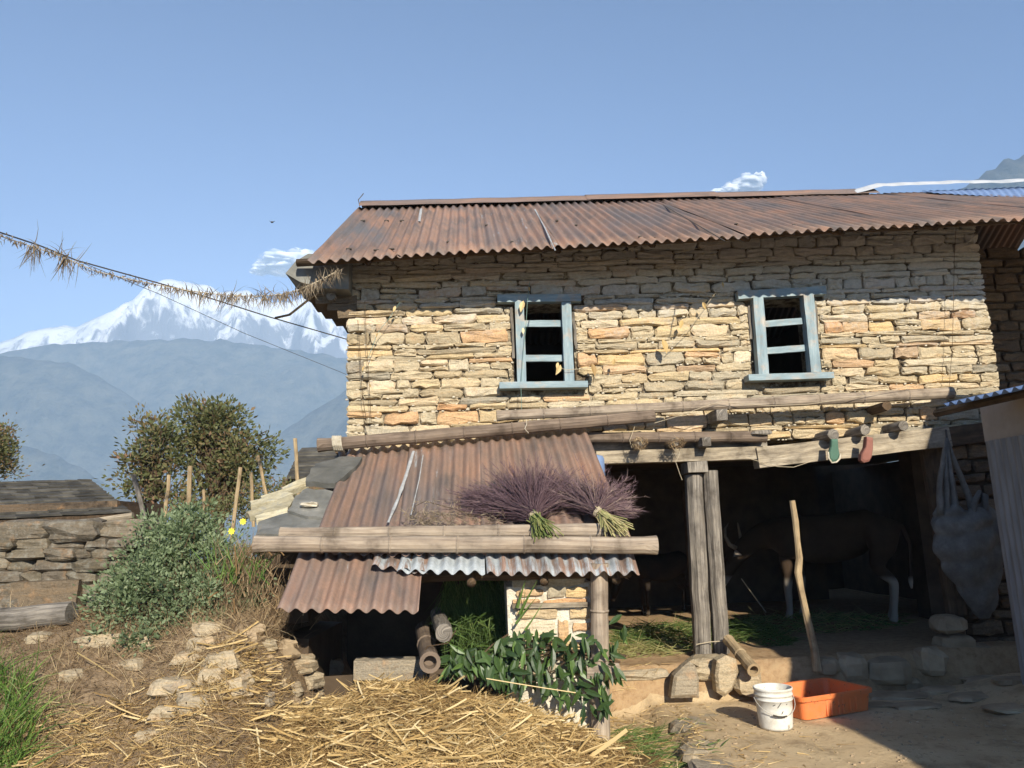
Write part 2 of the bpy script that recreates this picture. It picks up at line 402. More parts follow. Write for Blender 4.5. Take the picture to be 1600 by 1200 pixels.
m_greencord = simple('green_twine', [(0, (.12, .20, .17)), (1, (.22, .32, .28))], 9, bump=0)

# ------------------------------------------------------------------ terrain
def ss(a, b, x):
    t = min(max((x-a)/(b-a), 0), 1); return t*t*(3-2*t)
def nz(x, y, s=1.0, o=0.0): return noise.noise(Vector((x*s+o, y*s-o, o*.3)))
def slab_edge(y): return 1.55+.06*math.sin(y*5)+.08*nz(0, y, 3)
def gz(x, y):
    if y > 60 or abs(x) > 40 or y < -30:
        d = math.hypot(x, y)
        zz = 1.0-280*ss(30, 700, d)*(1 if y > -5 else .3)
        return zz
    z = -.09*(1-ss(slab_edge(y)-.05, slab_edge(y)+.04, x)) + (.012*nz(x, y, 2.2)+.006*nz(x, y, 9))
    # stable floor, reached over a step
    e = 7.55+.10*nz(x, 3, 2.1)+.35*ss(1.2, .9, x)+.1*ss(3.5, 4.5, x)
    fl = .31+.02*nz(x, y, 3)
    if x > .2: z = z+(fl-z)*ss(e-.12, e+.05, y)*ss(.2, .8, x)
    # heap of rubble at the foot of the shed on the right
    z += .16*ss(4.0, 4.9, x)*ss(5.6, 6.6, y)*(1-ss(7.2, 7.6, y))
    # earth bank to the left
    wb = 1-ss(-1.75, -.95, x+.12*nz(x, y, 1.2))
    bank = .12+.98*ss(4.7, 6.35, y+.25*nz(x, y, 1.5, 4))+.05*nz(x, y, 4)+.02*nz(x, y, 11)
    bank += .12*ss(7, 12, y)+.03*nz(x, y, 6, 2)
    z = z*(1-wb)+bank*wb
    # drops away behind
    z -= 12*ss(16.5, 45, y) if y > 16 else 0
    if x < -7: z -= 4*ss(-7, -40, x)
    return z
def axis(lo, hi, step, far, ratio=1.35):
    a = [lo+i*step for i in range(int((hi-lo)/step)+1)]
    s = step; x = a[-1]
    while x < far: s *= ratio; x += s; a.append(x)
    s = step; x = a[0]
    while x > -far: s *= ratio; x -= s; a.insert(0, x)
    return a
k = M('dusty_ground', .95, .1); co = k.co('Object')
n1 = k.noise(co, 1.1, 6, .6); n2 = k.noise(co, 14, 6, .7); n3 = k.noise(co, 90, 3, .7)
c = k.ramp(n1, [(.3, (.40, .29, .165)), (.5, (.52, .39, .235)), (.7, (.60, .47, .29))])
c = k.mix(k.g(n2, .56, .7), c, (.24, .165, .09)); c = k.mix(k.math('MULTIPLY', k.g(n3, .6, .7), .5), c, (.60, .50, .34))
n4 = k.noise(co, 2.4, 5, .7); c = k.mix(k.math('MULTIPLY', k.g(n4, .52, .66), .6), c, k.ramp(n2, [(.3, (.17, .115, .065)), (.7, (.30, .215, .13))]))
sp = k.sep(k.tc.outputs['Object'])
edge_ = k.math('ADD', sp[0], k.math('MULTIPLY', n2, .5))
c = k.mix(k.g(edge_, 0.0, 1.9), k.ramp(n2, [(.35, (.12, .085, .052)), (.65, (.26, .19, .12))]), c)
st_ = k.math('GREATER_THAN', sp[1], 7.45); c = k.mix(k.math('MULTIPLY', st_, .85), c, k.ramp(n2, [(.3, (.20, .12, .06)), (.5, (.34, .22, .12)), (.7, (.42, .30, .17))]))
far_ = k.math('GREATER_THAN', sp[1], 20.0); c = k.mix(far_, c, (.06, .075, .04))
k.colr(c); k.bump(k.math('ADD', k.math('MULTIPLY', n2, .8), k.math('MULTIPLY', n3, .4)), .8, .02); m_ground = k.m
xs = axis(-6.5, 7.5, .07, 3900); ys = [y for y in axis(3.5, 13, .07, 3900) if y > -600]
mb = MB(); vs = [(x, y, gz(x, y)) for y in ys for x in xs]; nx = len(xs)
mb.add(vs, [(j*nx+i, j*nx+i+1, (j+1)*nx+i+1, (j+1)*nx+i) for j in range(len(ys)-1) for i in range(nx-1)])
g_ = mb.build('ground', m_ground, smooth=True, kind='structure'); g_['label'] = 'dusty yard and earth bank falling away to the valley'

def march(px, py, f=None):
    q = ray(px, py); t = 3.5
    while t < 12:
        P = CAM+q*t
        if P.z < (f or gz)(P.x, P.y): break
        t += .015
    return P
# ------------------------------------------------------------------ mountains
def ridge(name, pts, D, depth, base, seed, mat, label, amp=.10, nu=150, nv=46, fall=1.0, spur=5.0, cross=8):
    """pts: (pixel x, pixel y) of the skyline as seen; built as a real range D metres away"""
    P = [CAM+ray(x, y)*(D/ray(x, y).y) for x, y in pts]
    L = [0]
    for i in range(1, len(P)): L.append(L[-1]+(P[i]-P[i-1]).length)
    def on(t):
        s = t*L[-1]
        for i in range(1, len(P)):
            if s <= L[i] or i == len(P)-1: return P[i-1].lerp(P[i], (s-L[i-1])/(L[i]-L[i-1]))
    vs = []
    for j in range(nv+1):
        v = -1+2*j/nv*1.0         # -1 near foot, 0 crest, +1 far foot
        for i in range(nu+1):
            u = i/nu; c = on(u); H = c.z-base; a = abs(v)
            k_ = (1-a)**fall if a < 1 else 0
            q = Vector((c.x/D*spur+seed, v*1.7*(1 if v < 0 else .6), seed*.7))
            rg = 1-abs(noise.fractal(q, .9, 2.1, 6))*1.9
            h = base+H*k_*(1-.0)+H*amp*(rg-.55)*min(a*5, 1)*(1-a*.6)
            h += H*.012*noise.noise(Vector((c.x/D*60, v*9, seed)))
            vs.append((c.x*(1+v*.0), c.y+v*depth, h))
    mb = MB(); n = nu+1
    mb.add(vs, [(j*n+i, j*n+i+1, (j+1)*n+i+1, (j+1)*n+i) for j in range(nv) for i in range(nu)])
    o = mb.build(name, mat, smooth=True, kind='structure'); o['label'] = label; return o
def hill_mat(name, a, b, s):
    k = M(name, .95, .05); n = k.noise(k.co('Object'), s, 9, .72); k.colr(k.ramp(n, [(.38, a), (.62, b)])); k.bump(n, 1.0, 14); return k.m
m_hill = hill_mat('forested_slope', (.012, .026, .022), (.12, .12, .085), .02)
k = M('snow_and_rock', .7, .2); geo = k.t.nodes.new('ShaderNodeNewGeometry'); nn = k.sep(geo.outputs['Normal'])
sn = k.noise(k.co('Object', (1, 1, .45)), .012, 9, .72, .5)
fz = k.math('ADD', k.math('MULTIPLY', nn[2], .55), k.math('MULTIPLY', sn, 1.0))
zz_ = k.sep(k.co('Object'))[2]
hb = k.math('MULTIPLY', k.math('SUBTRACT', zz_, 800.0), .0007)
fz = k.math('ADD', fz, hb)
k.colr(k.mix(k.g(fz, .74, .87), (.16, .17, .20), (.90, .91, .93))); k.bump(sn, 1.0, 25); m_snow = k.m
ridge('snow_mountain', [(-700, 600), (-300, 560), (-120, 560), (0, 536), (35, 521), (80, 512), (120, 510), (165, 491), (195, 474), (215, 463), (235, 444), (255, 437), (275, 441), (292, 440), (320, 447), (345, 459), (370, 455), (385, 455), (420, 471), (455, 470), (490, 458), (512, 474), (540, 490), (600, 500), (700, 520), (850, 560)],
      3300, 1150, -200, 3.3, m_snow, 'snow covered mountain massif beyond the blue foothills', amp=.26, nu=320, nv=110, fall=.92, spur=7)
ridge('foothill', [(-900, 590), (-300, 570), (0, 552), (60, 541), (120, 536), (200, 532), (300, 530), (360, 533), (420, 541), (480, 550), (540, 560), (700, 580), (900, 600)],
      2500, 900, -250, 8.1, m_hill, 'long blue hazy forested ridge below the snow peaks', amp=.14)
ridge('foothill', [(-900, 500), (-400, 530), (-100, 553), (0, 556), (60, 560), (110, 568), (150, 588), (200, 618), (250, 650), (300, 690), (360, 720), (450, 760)],
      2050, 650, -270, 14.6, m_hill, 'middle green grey hillside sloping down to the right', amp=.14)
ridge('foothill', [(-800, 640), (-200, 665), (0, 688), (60, 702), (110, 722), (160, 752), (230, 800), (320, 840)],
      1500, 520, -260, 21.0, m_hill, 'low near spur falling to the valley at left', amp=.12)
ridge('foothill', [(250, 800), (330, 745), (380, 712), (430, 682), (470, 655), (510, 630), (545, 608), (620, 570), (800, 520), (1100, 430), (1400, 330), (1510, 291), (1535, 273), (1560, 256), (1580, 249), (1605, 243), (1700, 220), (2000, 190), (2400, 260)],
      1750, 700, -270, 30.2, m_hill, 'dark wooded mountainside rising behind the house to the right', amp=.10, nu=260)

# haze: one closed box of even air round the whole scene
mb = MB(); mb.add([(x, y, z) for x in (-4600, 4600) for y in (-640, 4800) for z in (-300, 1330)], [(0,1,3,2),(4,6,7,5),(0,4,5,1),(2,3,7,6),(0,2,6,4),(1,5,7,3)])
hm = bpy.data.materials.new('valley_haze'); hm.use_nodes = True; t_ = hm.node_tree; t_.nodes.clear()
ho = t_.nodes.new('ShaderNodeOutputMaterial'); pv = t_.nodes.new('ShaderNodeVolumePrincipled')
pv.inputs['Color'].default_value = (.52, .72, 1.0, 1); pv.inputs['Density'].default_value = HAZE; pv.inputs['Anisotropy'].default_value = -0.35
t_.links.new(pv.outputs[0], ho.inputs['Volume'])
mb.build('haze', hm, kind='stuff')

# clouds, beyond the haze
k = M('cloud_white', 1.0, 0); k.colr((.9, .92, .95)); lw = k.t.nodes.new('ShaderNodeLayerWeight'); lw.inputs[0].default_value = .35
cn = k.noise(k.co('Object'), .012, 6, .65)
tr = k.t.nodes.new('ShaderNodeBsdfTransparent'); mx = k.t.nodes.new('ShaderNodeMixShader')
sm = k.t.nodes.new('ShaderNodeSubsurfaceScattering') if False else k.b
f_ = k.math('MULTIPLY', k.math('SUBTRACT', 1.0, k.ramp(lw.outputs['Facing'], [(0, (0, 0, 0)), (.68, (1, 1, 1))])), k.g(cn, .05, .5))
k.l(f_, mx.inputs[0]); k.l(tr.outputs[0], mx.inputs[1]); k.l(k.b.outputs[0], mx.inputs[2]); k.l(mx.outputs[0], k.out.inputs[0]); m_cloud = k.m
def cloud(blobs, label, D=6500):
    mb = MB(); rg = random.Random(5)
    for px, py, rx, ry in blobs:
        c = CAM+ray(px, py)*(D/ray(px, py).y); sx = rx/FPX*D; sz = ry/FPX*D; vs = []; fs = []; n = 28; rr = 18; o_ = rg.uniform(0, 99)
        for i in range(rr+1):
            ph = math.pi*i/rr
            for q in range(n):
                a = 2*math.pi*q/n; v = Vector((math.sin(ph)*math.cos(a), math.sin(ph)*math.sin(a), math.cos(ph)))
                s_ = 1+.32*noise.fractal(v*1.8+Vector((o_, 0, 0)), .8, 2, 5); vs.append(c+Vector((v.x*sx*s_, v.y*sx*s_, v.z*sz*s_)))
        for i in range(rr):
            for q in range(n): fs.append((i*n+q, (i+1)*n+q, (i+1)*n+(q+1) % n, i*n+(q+1) % n))
        mb.add(vs, fs)
    o = mb.build('cloud', m_cloud, smooth=True, kind='structure'); o['label'] = label
cloud([(1168, 288, 30, 15), (1140, 296, 16, 10), (1120, 301, 13, 6), (1184, 280, 14, 10), (1155, 291, 18, 10), (1176, 291, 16, 8), (1190, 274, 7, 6)], 'small white cloud above the middle of the roof ridge')
cloud([(448, 410, 46, 15), (470, 402, 26, 12), (420, 419, 26, 9), (445, 418, 40, 10), (405, 424, 16, 5)], 'white cloud behind the left corner of the eaves')

# ================================================================== the house
WL, WR = -1.31, 5.72
house = empty('stone_house', (2.2, 8, .3), 'old two storey farmhouse of warm dry stone with rusty tin roof and blue windows', 'house')
rg = random.Random(11)
# openings: (x0, x1, z0, z1)
WIN = [(.46, 1.10, 3.12, 4.0), (3.04, 3.74, 3.12, 4.0)]
LOW = 2.44            # underside of the masonry over the stable
def ztop(x): return 4.62+.265*max(0, min(1, (x+1.3)/7.0))
def wall_back():
    """backing of the front wall with its window holes, built as a ring of slabs"""
    mb = MB(); xs_ = [WL+.02, WIN[0][0], WIN[0][1], WIN[1][0], WIN[1][1], WR-.02]
    def slab(x0, x1, z0, z1): box(mb, ((x0+x1)/2, 8.235, (z0+z1)/2), (x1-x0, .39, z1-z0))
    for i in range(5):
        x0, x1 = xs_[i], xs_[i+1]
        if i in (1, 3):
            slab(x0, x1, LOW, WIN[0][2]); slab(x0, x1, WIN[0][3], ztop(x0)-.02)
        else:
            for q in range(3): slab(x0+(x1-x0)*q/3, x0+(x1-x0)*(q+1)/3, LOW, ztop(x0+(x1-x0)*q/3)-.02)
    return mb.build('front_wall', m_mortar, house)
fw = wall_back()
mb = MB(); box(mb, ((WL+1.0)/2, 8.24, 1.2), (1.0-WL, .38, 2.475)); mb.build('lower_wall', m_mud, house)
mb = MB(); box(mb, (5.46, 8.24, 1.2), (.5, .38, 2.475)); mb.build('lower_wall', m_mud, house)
cells = []
def zoff(x, z): return .020*noise.noise(Vector((x*.9, z*1.3, 3.1)))+.014*noise.noise(Vector((x*2.8, z*2, 7)))
def in_win(x0, x1, z0, z1):
    for a, b, c, d in WIN:
        if x0 < b+.03 and x1 > a-.03 and z0 < d+.09 and z1 > c-.09: return True
    return False
z = 2.44; row = 0
while z < 4.80:
    h = rg.choice([.05, .07, .085, .10, .115, .13, .145, .095]); x = WL
    if z > 4.1: h *= 1.05
    while x < WR-.03:
        wd_ = rg.uniform(.15, .50)*(1.35 if h < .09 else .95)
        if rg.random() < .12: wd_ *= 1.5
        x1 = min(x+wd_, WR)
        if WR-x1 < .12: x1 = WR
        segs = [(x, x1)]
        for a, b, c_, d_ in WIN:           # stones stop against the window frames
            if z+h > c_-.07 and z < d_+.07:
                lo_, hi_ = (a-.16, b+.13) if (z < c_+.01 or z+h > d_-.01) else (a-.02, b+.02)
                ns = []
                for s0, s1 in segs:
                    if s1 <= lo_ or s0 >= hi_: ns.append((s0, s1)); continue
                    if lo_-s0 > .05: ns.append((s0, lo_))
                    if s1-hi_ > .05: ns.append((hi_, s1))
                segs = ns
        for s0, s1 in segs:
            if z+h > ztop(s0)+.03: continue
            if h > .118 and s1-s0 < .34 and rg.random() < .38:
                f_ = rg.uniform(.4, .6); cells.append((s0, s1, z, z+h*f_)); cells.append((s0, s1, z+h*f_, z+h))
            elif h > .095 and s1-s0 > .3 and rg.random() < .22:
                f_ = rg.uniform(.45, .6); cm = s0+(s1-s0)*rg.uniform(.35, .65)
                cells.append((s0, cm, z, z+h*f_)); cells.append((cm, s1, z, z+h*f_)); cells.append((s0, s1, z+h*f_, z+h))
            else: cells.append((s0, s1, z, z+h))
        x = x1
    z += h; row += 1
def cellquad(c, Y=8.04, gap=.006):
    x0, x1, z0, z1 = c
    lx = lambda x, zz: x+.012*noise.noise(Vector((x*7, zz*9, 1)))
    j = lambda: rg.uniform(-.010, .010)
    return [Vector((lx(x0, z0)+gap+j()*.6, Y, z0+zoff(x0, z0)+gap*.6+j())), Vector((lx(x1, z0)-gap+j()*.6, Y, z0+zoff(x1, z0)+gap*.6+j()*.6)),
            Vector((lx(x1, z1)-gap+j()*1.5, Y, z1+zoff(x1, z1)-gap*.6+j()*.6)), Vector((lx(x0, z1)+gap+j()*1.5, Y, z1+zoff(x0, z1)-gap*.6+j()))]
cells.sort(key=lambda c: -(c[1]-c[0])*(c[3]-c[2]))
rest = MB()
for i, c in enumerate(cells):
    d = rg.uniform(.030, .066); q = cellquad(c, gap=rg.uniform(.000, .007))
    if i < 299:
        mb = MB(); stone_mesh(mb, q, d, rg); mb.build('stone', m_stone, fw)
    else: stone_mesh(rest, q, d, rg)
# small pinnings stuck in the joints
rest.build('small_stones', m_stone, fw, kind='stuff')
chips = MB()
for i in range(2800):
    x = rg.uniform(WL+.02, WR-.02); zz = rg.uniform(2.5, 4.5)
    c = rg.choice(cells); side = rg.random()
    x = rg.uniform(c[0], c[1]); zz = (c[2] if side < .5 else c[3])+rg.uniform(-.006, .006)+zoff(x, zz)
    s_ = rg.uniform(.010, .030); rock(chips, (x, 8.04-rg.uniform(.005, .04), zz), (s_*1.3, s_, s_*.8), rg, 5, 3, .2)
chips.build('lime_chips', m_chip, fw, kind='stuff')
# rest of the shell (dark inside)
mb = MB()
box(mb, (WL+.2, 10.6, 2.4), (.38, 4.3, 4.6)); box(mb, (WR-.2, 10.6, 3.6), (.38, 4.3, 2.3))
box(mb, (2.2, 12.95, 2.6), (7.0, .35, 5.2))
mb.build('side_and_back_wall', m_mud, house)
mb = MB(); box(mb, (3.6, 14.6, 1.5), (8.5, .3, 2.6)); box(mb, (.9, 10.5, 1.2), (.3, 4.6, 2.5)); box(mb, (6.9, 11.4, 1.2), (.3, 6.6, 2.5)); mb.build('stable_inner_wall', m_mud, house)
mb = MB(); box(mb, (2.8, 10.9, 2.56), (8.6, 4.9, .12)); mb.build('upper_floor', m_dkwood, house)
mb = MB(); vs = [(WL+.05, 8.1, 4.6), (WL+.05, 12.9, 4.6), (WL+.05, 10.4, 6.1)]
prism(mb, vs, (1, 0, 0), .3); mb.build('gable', m_mud, house)
# recessed wall to the right, always under the deep roof
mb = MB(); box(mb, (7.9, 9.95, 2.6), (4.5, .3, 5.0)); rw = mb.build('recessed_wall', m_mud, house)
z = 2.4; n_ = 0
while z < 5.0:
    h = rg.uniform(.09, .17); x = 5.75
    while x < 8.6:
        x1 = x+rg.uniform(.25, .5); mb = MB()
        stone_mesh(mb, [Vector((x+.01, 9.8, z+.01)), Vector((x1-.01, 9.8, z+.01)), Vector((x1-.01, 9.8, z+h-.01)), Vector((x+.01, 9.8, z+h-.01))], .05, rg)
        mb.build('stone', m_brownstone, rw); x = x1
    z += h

# ---- windows
def plank(name, a, b, wid, dep, mat, parent, n=7, jit=.02, rg=rg):
    """board from a to b: width across in the wall plane, depth along Y"""
    a, b = Vector(a), Vector(b); t = (b-a).normalized(); s = t.cross(Vector((0, 1, 0))).normalized(); mb = MB(); vs = []; uv = []
    L = (b-a).length
    for i in range(n+1):
        p = a.lerp(b, i/n); e = [rg.uniform(-jit, jit)*wid for _ in range(2)]
        for k_, (u_, v_) in enumerate(((-1, -1), (-1, 1), (1, 1), (1, -1), (-1, -1))):
            ee = e[0] if u_ < 0 else e[1]
            vs.append(p+s*(u_*wid/2+ee)+Vector((0, 1, 0))*(v_*dep/2)); uv.append((k_*.5*wid+a.x, L*i/n+a.z))
    fs = []
    for i in range(n):
        for k_ in range(4): q = i*5+k_; fs.append((q, q+5, q+6, q+1))
    fs += [(0, 1, 2, 3), (n*5+3, n*5+2, n*5+1, n*5)]
    mb.add(vs, fs, uv); return mb.build(name, mat, parent)
def window(tl, tr, jl, jr, sl, sr, bars, wl, which):
    w_ = part('window', house); w_['label'] = which
    YF = 7.955
    plank('lintel', at(*tl, YF), at(*tr, YF), wl, .10, m_paint, w_)
    for (a, b, wd_) in (jl, jr): plank('jamb', at(*a, YF+.004), at(*b, YF+.004), wd_, .11, m_paint, w_)
    plank('sill', at(*sl, YF-.02), at(*sr, YF-.02), .066, .16, m_paint, w_)
    for a, b in bars: plank('crossbar', at(*a, YF+.035), at(*b, YF+.035), .07, .035, m_paint, w_)
    return w_
w1 = window((777, 468), (907, 467), ((811, 474), (815, 599), .095), ((884, 474), (889, 597), .10), (780, 604), (917, 602),
       [((815, 506), (880, 506)), ((817, 560), (882, 560))], .082, 'left window, lower crossbar half bleached')
w2 = window((1151, 463), (1288, 455), ((1182, 466), (1191, 588), .112), ((1260, 462), (1272, 583), .112), (1166, 592), (1298, 588),
       [((1190, 507), (1253, 502)), ((1192, 549), (1258, 544))], .088, 'right window, both crossbars tilted up to the right')
for x in (WIN[0][0], WIN[1][0]):
    mb = MB(); box(mb, (x+.33, 8.06, 4.045), (.9, .12, .05)); mb.build('inner_lintel', m_dkwood, house)
for a, b in (((799, 480), (803, 560)), ((895, 488), (901, 545)), ((1170, 478), (1174, 530)), ((1274, 476), (1279, 560))):
    mb = MB(); A, B = at(*a, 7.99), at(*b, 7.99); tube(mb, line(A, B, 4, 0, .004), .016, 5, square=False, jit=.2); mb.build('window_batten', m_wood, house)

# ---- main roof
def eave(x):
    t = (x+1.6)/7.5; Y = 7.30-.36*t; return Vector((x, Y, 1.62+(.3597+.0457*t)*Y+.0))
def ridgep(x):
    return Vector((x, 10.4, 6.17+.008*(x+1.5)))
roof = part('roof', house)
ed = [-1.58, -.70, .12, .90, 1.75, 2.70, 3.55, 4.4, 5.25, 6.1, 6.95, 7.8, 8.7]
tone = [.92, 1.05, 1.0, .96, .98, 1.02, .9, .93, .98, .95, .92, .9]; zn_ = [.10, .12, .22, .12, .10, .08, .1, .06, .08, .05, .05, .05]; gr_ = [.85, .4, .35, .6, .55, .25, .5, .3, .4, .3, .3, .3]
for i in range(len(ed)-1):
    a, b = ed[i], ed[i+1]+.05; up = Vector((0, -.003, .006))*(i % 2)*1.0+Vector((0, 0, .004))
    dy = rg.uniform(-.03, .03)
    mb = MB(); e0, e1 = eave(a)+up, eave(b)+up; e0.y += dy; e1.y += dy; e0.z += dy*.66; e1.z += dy*.66
    a2 = a+.06 if i == 0 else a
    corr(mb, e0, e1, ridgep(b)+up, ridgep(a2)+up, rows=9, rg=rg, dent=.005, phase=a/.107, ragged=.03)
    mb.build('roof_sheet', m_rust, roof, smooth=True, color=(zn_[i], tone[i], gr_[i], 1))
mb = MB(); corr(mb, (8.7, 13.4, 4.3), (-1.58, 13.4, 4.3), ridgep(-1.5), ridgep(8.7), rows=3, ppw=4); mb.build('rear_roof_sheet', m_rust, roof, smooth=True, color=(.1, 1, .3, 1))
# ridge capping: folded rusty strips, sagging and lifting
for i, (a, b) in enumerate(((-1.5, 1.75), (1.7, 3.6), (3.55, 5.95))):
    mb = MB(); n = 24; vs = []; uv = []
    for j in range(n+1):
        x = a+(b-a)*j/n; c = ridgep(x); lift = .012*noise.noise(Vector((x*2.5, i, 0)))
        for dy, dz in ((-.20, -.055), (-.08, .055), (0, .105), (.10, .055), (.25, -.07)):
            vs.append(c+Vector((0, dy+lift, dz+lift+(.012 if i == 1 else 0)))); uv.append((dy*2, x))
    mb.add(vs, [(j*5+k_, j*5+k_+1, j*5+k_+6, j*5+k_+5) for j in range(n) for k_ in range(4)], uv)
    mb.build('ridge_cap', m_rust, roof, smooth=True, color=(.05, 1.0, .5, 1))
def strip(pts_, Yf, w0, mat, parent, name, lab=None):
    mb = MB(); P = [Yf(*p) for p in pts_]; P2 = []
    for i in range(len(P)-1): P2 += line(P[i], P[i+1], 5)[:-1]
    P2.append(P[-1]); vs = []; uv = []
    for i, p in enumerate(P2):
        w_ = w0*(1+.7*noise.noise(Vector((i*.6, w0*90, 0))))
        for dx, dz in ((-w_/2, .004), (-w_*.2, .010), (w_*.3, .010), (w_/2, .003)): vs.append(p+Vector((dx, -dz*.5, dz))); uv.append((dx*3, i*.1))
    mb.add(vs, [(i*4+k_, i*4+k_+1, i*4+k_+5, i*4+k_+4) for i in range(len(P2)-1) for k_ in range(3)], uv); o = mb.build(name, mat, parent, smooth=True)
    if lab: o['label'] = lab
def mainroof(px, py, lift=.024):
    d_ = ridgep(2)-eave(2); nrm = Vector((7.5, -.36, .02)).cross(d_)
    x_ = 0
    q = ray(px, py)
    for _ in range(6):
        e_ = eave(x_); d_ = ridgep(x_)-e_; tang = (eave(x_+.1)-e_)+(ridgep(x_+.1)-ridgep(x_)); nrm = tang.cross(d_).normalized(); o_ = e_+nrm*lift
        t = (o_-CAM).dot(nrm)/q.dot(nrm); P = CAM+q*t; x_ = P.x
    return P
m_barezinc = simple('bare_zinc_streak', [(.3, (.24, .24, .235)), (.7, (.46, .47, .47))], 20, bump=.2, rough=.6)
strip(((836, 328), (852, 358), (868, 393)), mainroof, .018, m_barezinc, roof, 'bare_edge')
strip(((658, 327), (655, 347)), mainroof, .028, m_barezinc, roof, 'bare_edge')
strip(((1036, 321), (1133, 378)), mainroof, .010, m_cord, roof, 'lap_shadow_gap')
for x, y in ((567, 345), (604, 345), (628, 345), (545, 389), (588, 391), (612, 389), (760, 352), (800, 378), (900, 352), (1000, 370), (1150, 350), (1240, 352), (700, 378), (870, 345)):
    mb = MB(); P = mainroof(x, y, .022); box(mb, P, (.055 if x < 640 else .03, .03, .012)); mb.build('washer', m_cord, roof)
# purlins and rafters showing under the eaves
mb = MB(); tube(mb, line(eave(-1.75)+Vector((0, .32, .13)), eave(8.5)+Vector((0, .32, .13)), 20, 0, .01), .04, 6); mb.build('purlin', m_dkwood, roof, smooth=True)
for i in range(9):
    x = -1.0+i*.95; mb = MB(); tube(mb, line(eave(x)+Vector((0, .16, .03)), ridgep(x)+Vector((0, 0, -.12)), 4, 0, .01), .038, 6); mb.build('rafter', m_dkwood, roof, smooth=True)
# corner board and corbelled masonry beyond the left verge
mb = MB(); P = [at(x, y, 7.75) for x, y in ((482, 396), (462, 408), (446, 427), (468, 440), (500, 450), (545, 452), (545, 402))]
prism(mb, P[::-1], (0, 1, 0), .9); mb.build('eave_board', m_slate, roof)
mb = MB()
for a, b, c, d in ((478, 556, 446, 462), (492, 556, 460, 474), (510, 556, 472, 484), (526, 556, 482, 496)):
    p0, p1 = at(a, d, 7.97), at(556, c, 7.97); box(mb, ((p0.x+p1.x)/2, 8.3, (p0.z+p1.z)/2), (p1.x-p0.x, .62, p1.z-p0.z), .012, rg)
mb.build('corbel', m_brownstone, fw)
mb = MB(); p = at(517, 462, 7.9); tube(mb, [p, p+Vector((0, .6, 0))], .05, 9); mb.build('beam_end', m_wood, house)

# ---- timber over and in the stable opening
bm = part('stable_beam', house)
plank('beam', at(930, 716, 7.93), at(1200, 708, 7.93), .13, .18, m_beam, bm, n=12)
plank('beam', at(1180, 716, 7.90), at(1478, 683, 7.90), .21, .17, m_beam, bm, n=12)
plank('beam', at(920, 697, 7.97), at(1195, 690, 7.97), .12, .12, m_wood, bm, n=12)
plank('beam', at(1470, 684, 7.97), at(1570, 672, 7.97), .20, .14, m_dkwood, bm, n=6)
for i, (px, py, s_) in enumerate(((1000, 693, .10), (1055, 691, .09), (1104, 690, .10), (1302, 679, .12), (1352, 672, .11), (1412, 665, .11), (1128, 648, .12), (1386, 634, .10))):
    p = at(px, py, 7.66); mb = MB(); tube(mb, line(p, p+Vector((.0, .42, .0)), 3, 0, .004), s_*.5, 4 if i in (6, 2) else 8, square=(i in (6, 2)), jit=.10)
    mb.build('joist', m_wood if i != 7 else m_dkwood, house)
def timber(name, a, b, wid, dep, mat, parent, n=14, lab=None):
    a, b = Vector(a), Vector(b); vs = []; uv = []; L = (b-a).length
    for i in range(n+1):
        p = a.lerp(b, i/n)+Vector((.007*noise.noise(Vector((i*.5, a.x, 0))), .007*noise.noise(Vector((i*.5, a.x, 5))), 0))
        for k_ in range(9):
            an = 2*math.pi*(k_ % 8)/8+math.pi/8; c, s_ = math.cos(an), math.sin(an)
            r = 1+.05*noise.noise(Vector((k_ % 8, i*.8, a.x*3)))
            vs.append(p+Vector((wid*.54*c*r, dep*.54*s_*r, 0))); uv.append((k_*wid*.4+a.x, L*i/n))
    fs = [(i*9+k_, i*9+k_+1, (i+1)*9+k_+1, (i+1)*9+k_) for i in range(n) for k_ in range(8)]
    fs += [tuple(range(8))[::-1], tuple(n*9+k_ for k_ in range(8))]
    mb = MB(); mb.add(vs, fs, uv); o = mb.build(name, mat, parent)
    if lab: o['label'] = lab
    return o
timber('post', at(1098, 1024, 7.90), at(1083, 742, 7.93), .165, .2, m_wood, house, lab='left timber of the paired stable posts')
timber('post', at(1127, 1020, 7.93), at(1108, 736, 7.93), .150, .2, m_wood, house, lab='right timber of the paired stable posts')
mb = MB(); box(mb, at(1085, 731, 7.9), (.20, .26, .11), .006, rg); mb.build('post_cap', m_wood, house)
timber('post', Vector((2.95, 10.7, .3)), Vector((2.95, 10.7, 2.5)), .17, .17, m_dkwood, house, lab='dim inner post deep in the stable')
timber('post', at(1495, 960, 8.05), at(1452, 700, 8.05), .20, .16, m_dkwood, house, lab='slanting reddish post at the right end of the stable')
mb = MB(); tube(mb, [at(1088, 1007, 7.78), at(1110, 1003, 7.76), at(1138, 1001, 7.80)], .004, 4); mb.build('binding_wire', m_twine, house)
# right pier behind the sack
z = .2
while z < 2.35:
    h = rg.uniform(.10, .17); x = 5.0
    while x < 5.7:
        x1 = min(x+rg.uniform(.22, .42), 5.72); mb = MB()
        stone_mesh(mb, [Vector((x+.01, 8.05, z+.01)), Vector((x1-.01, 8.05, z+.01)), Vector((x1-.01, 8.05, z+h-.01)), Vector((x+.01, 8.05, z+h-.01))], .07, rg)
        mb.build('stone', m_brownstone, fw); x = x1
    z += h

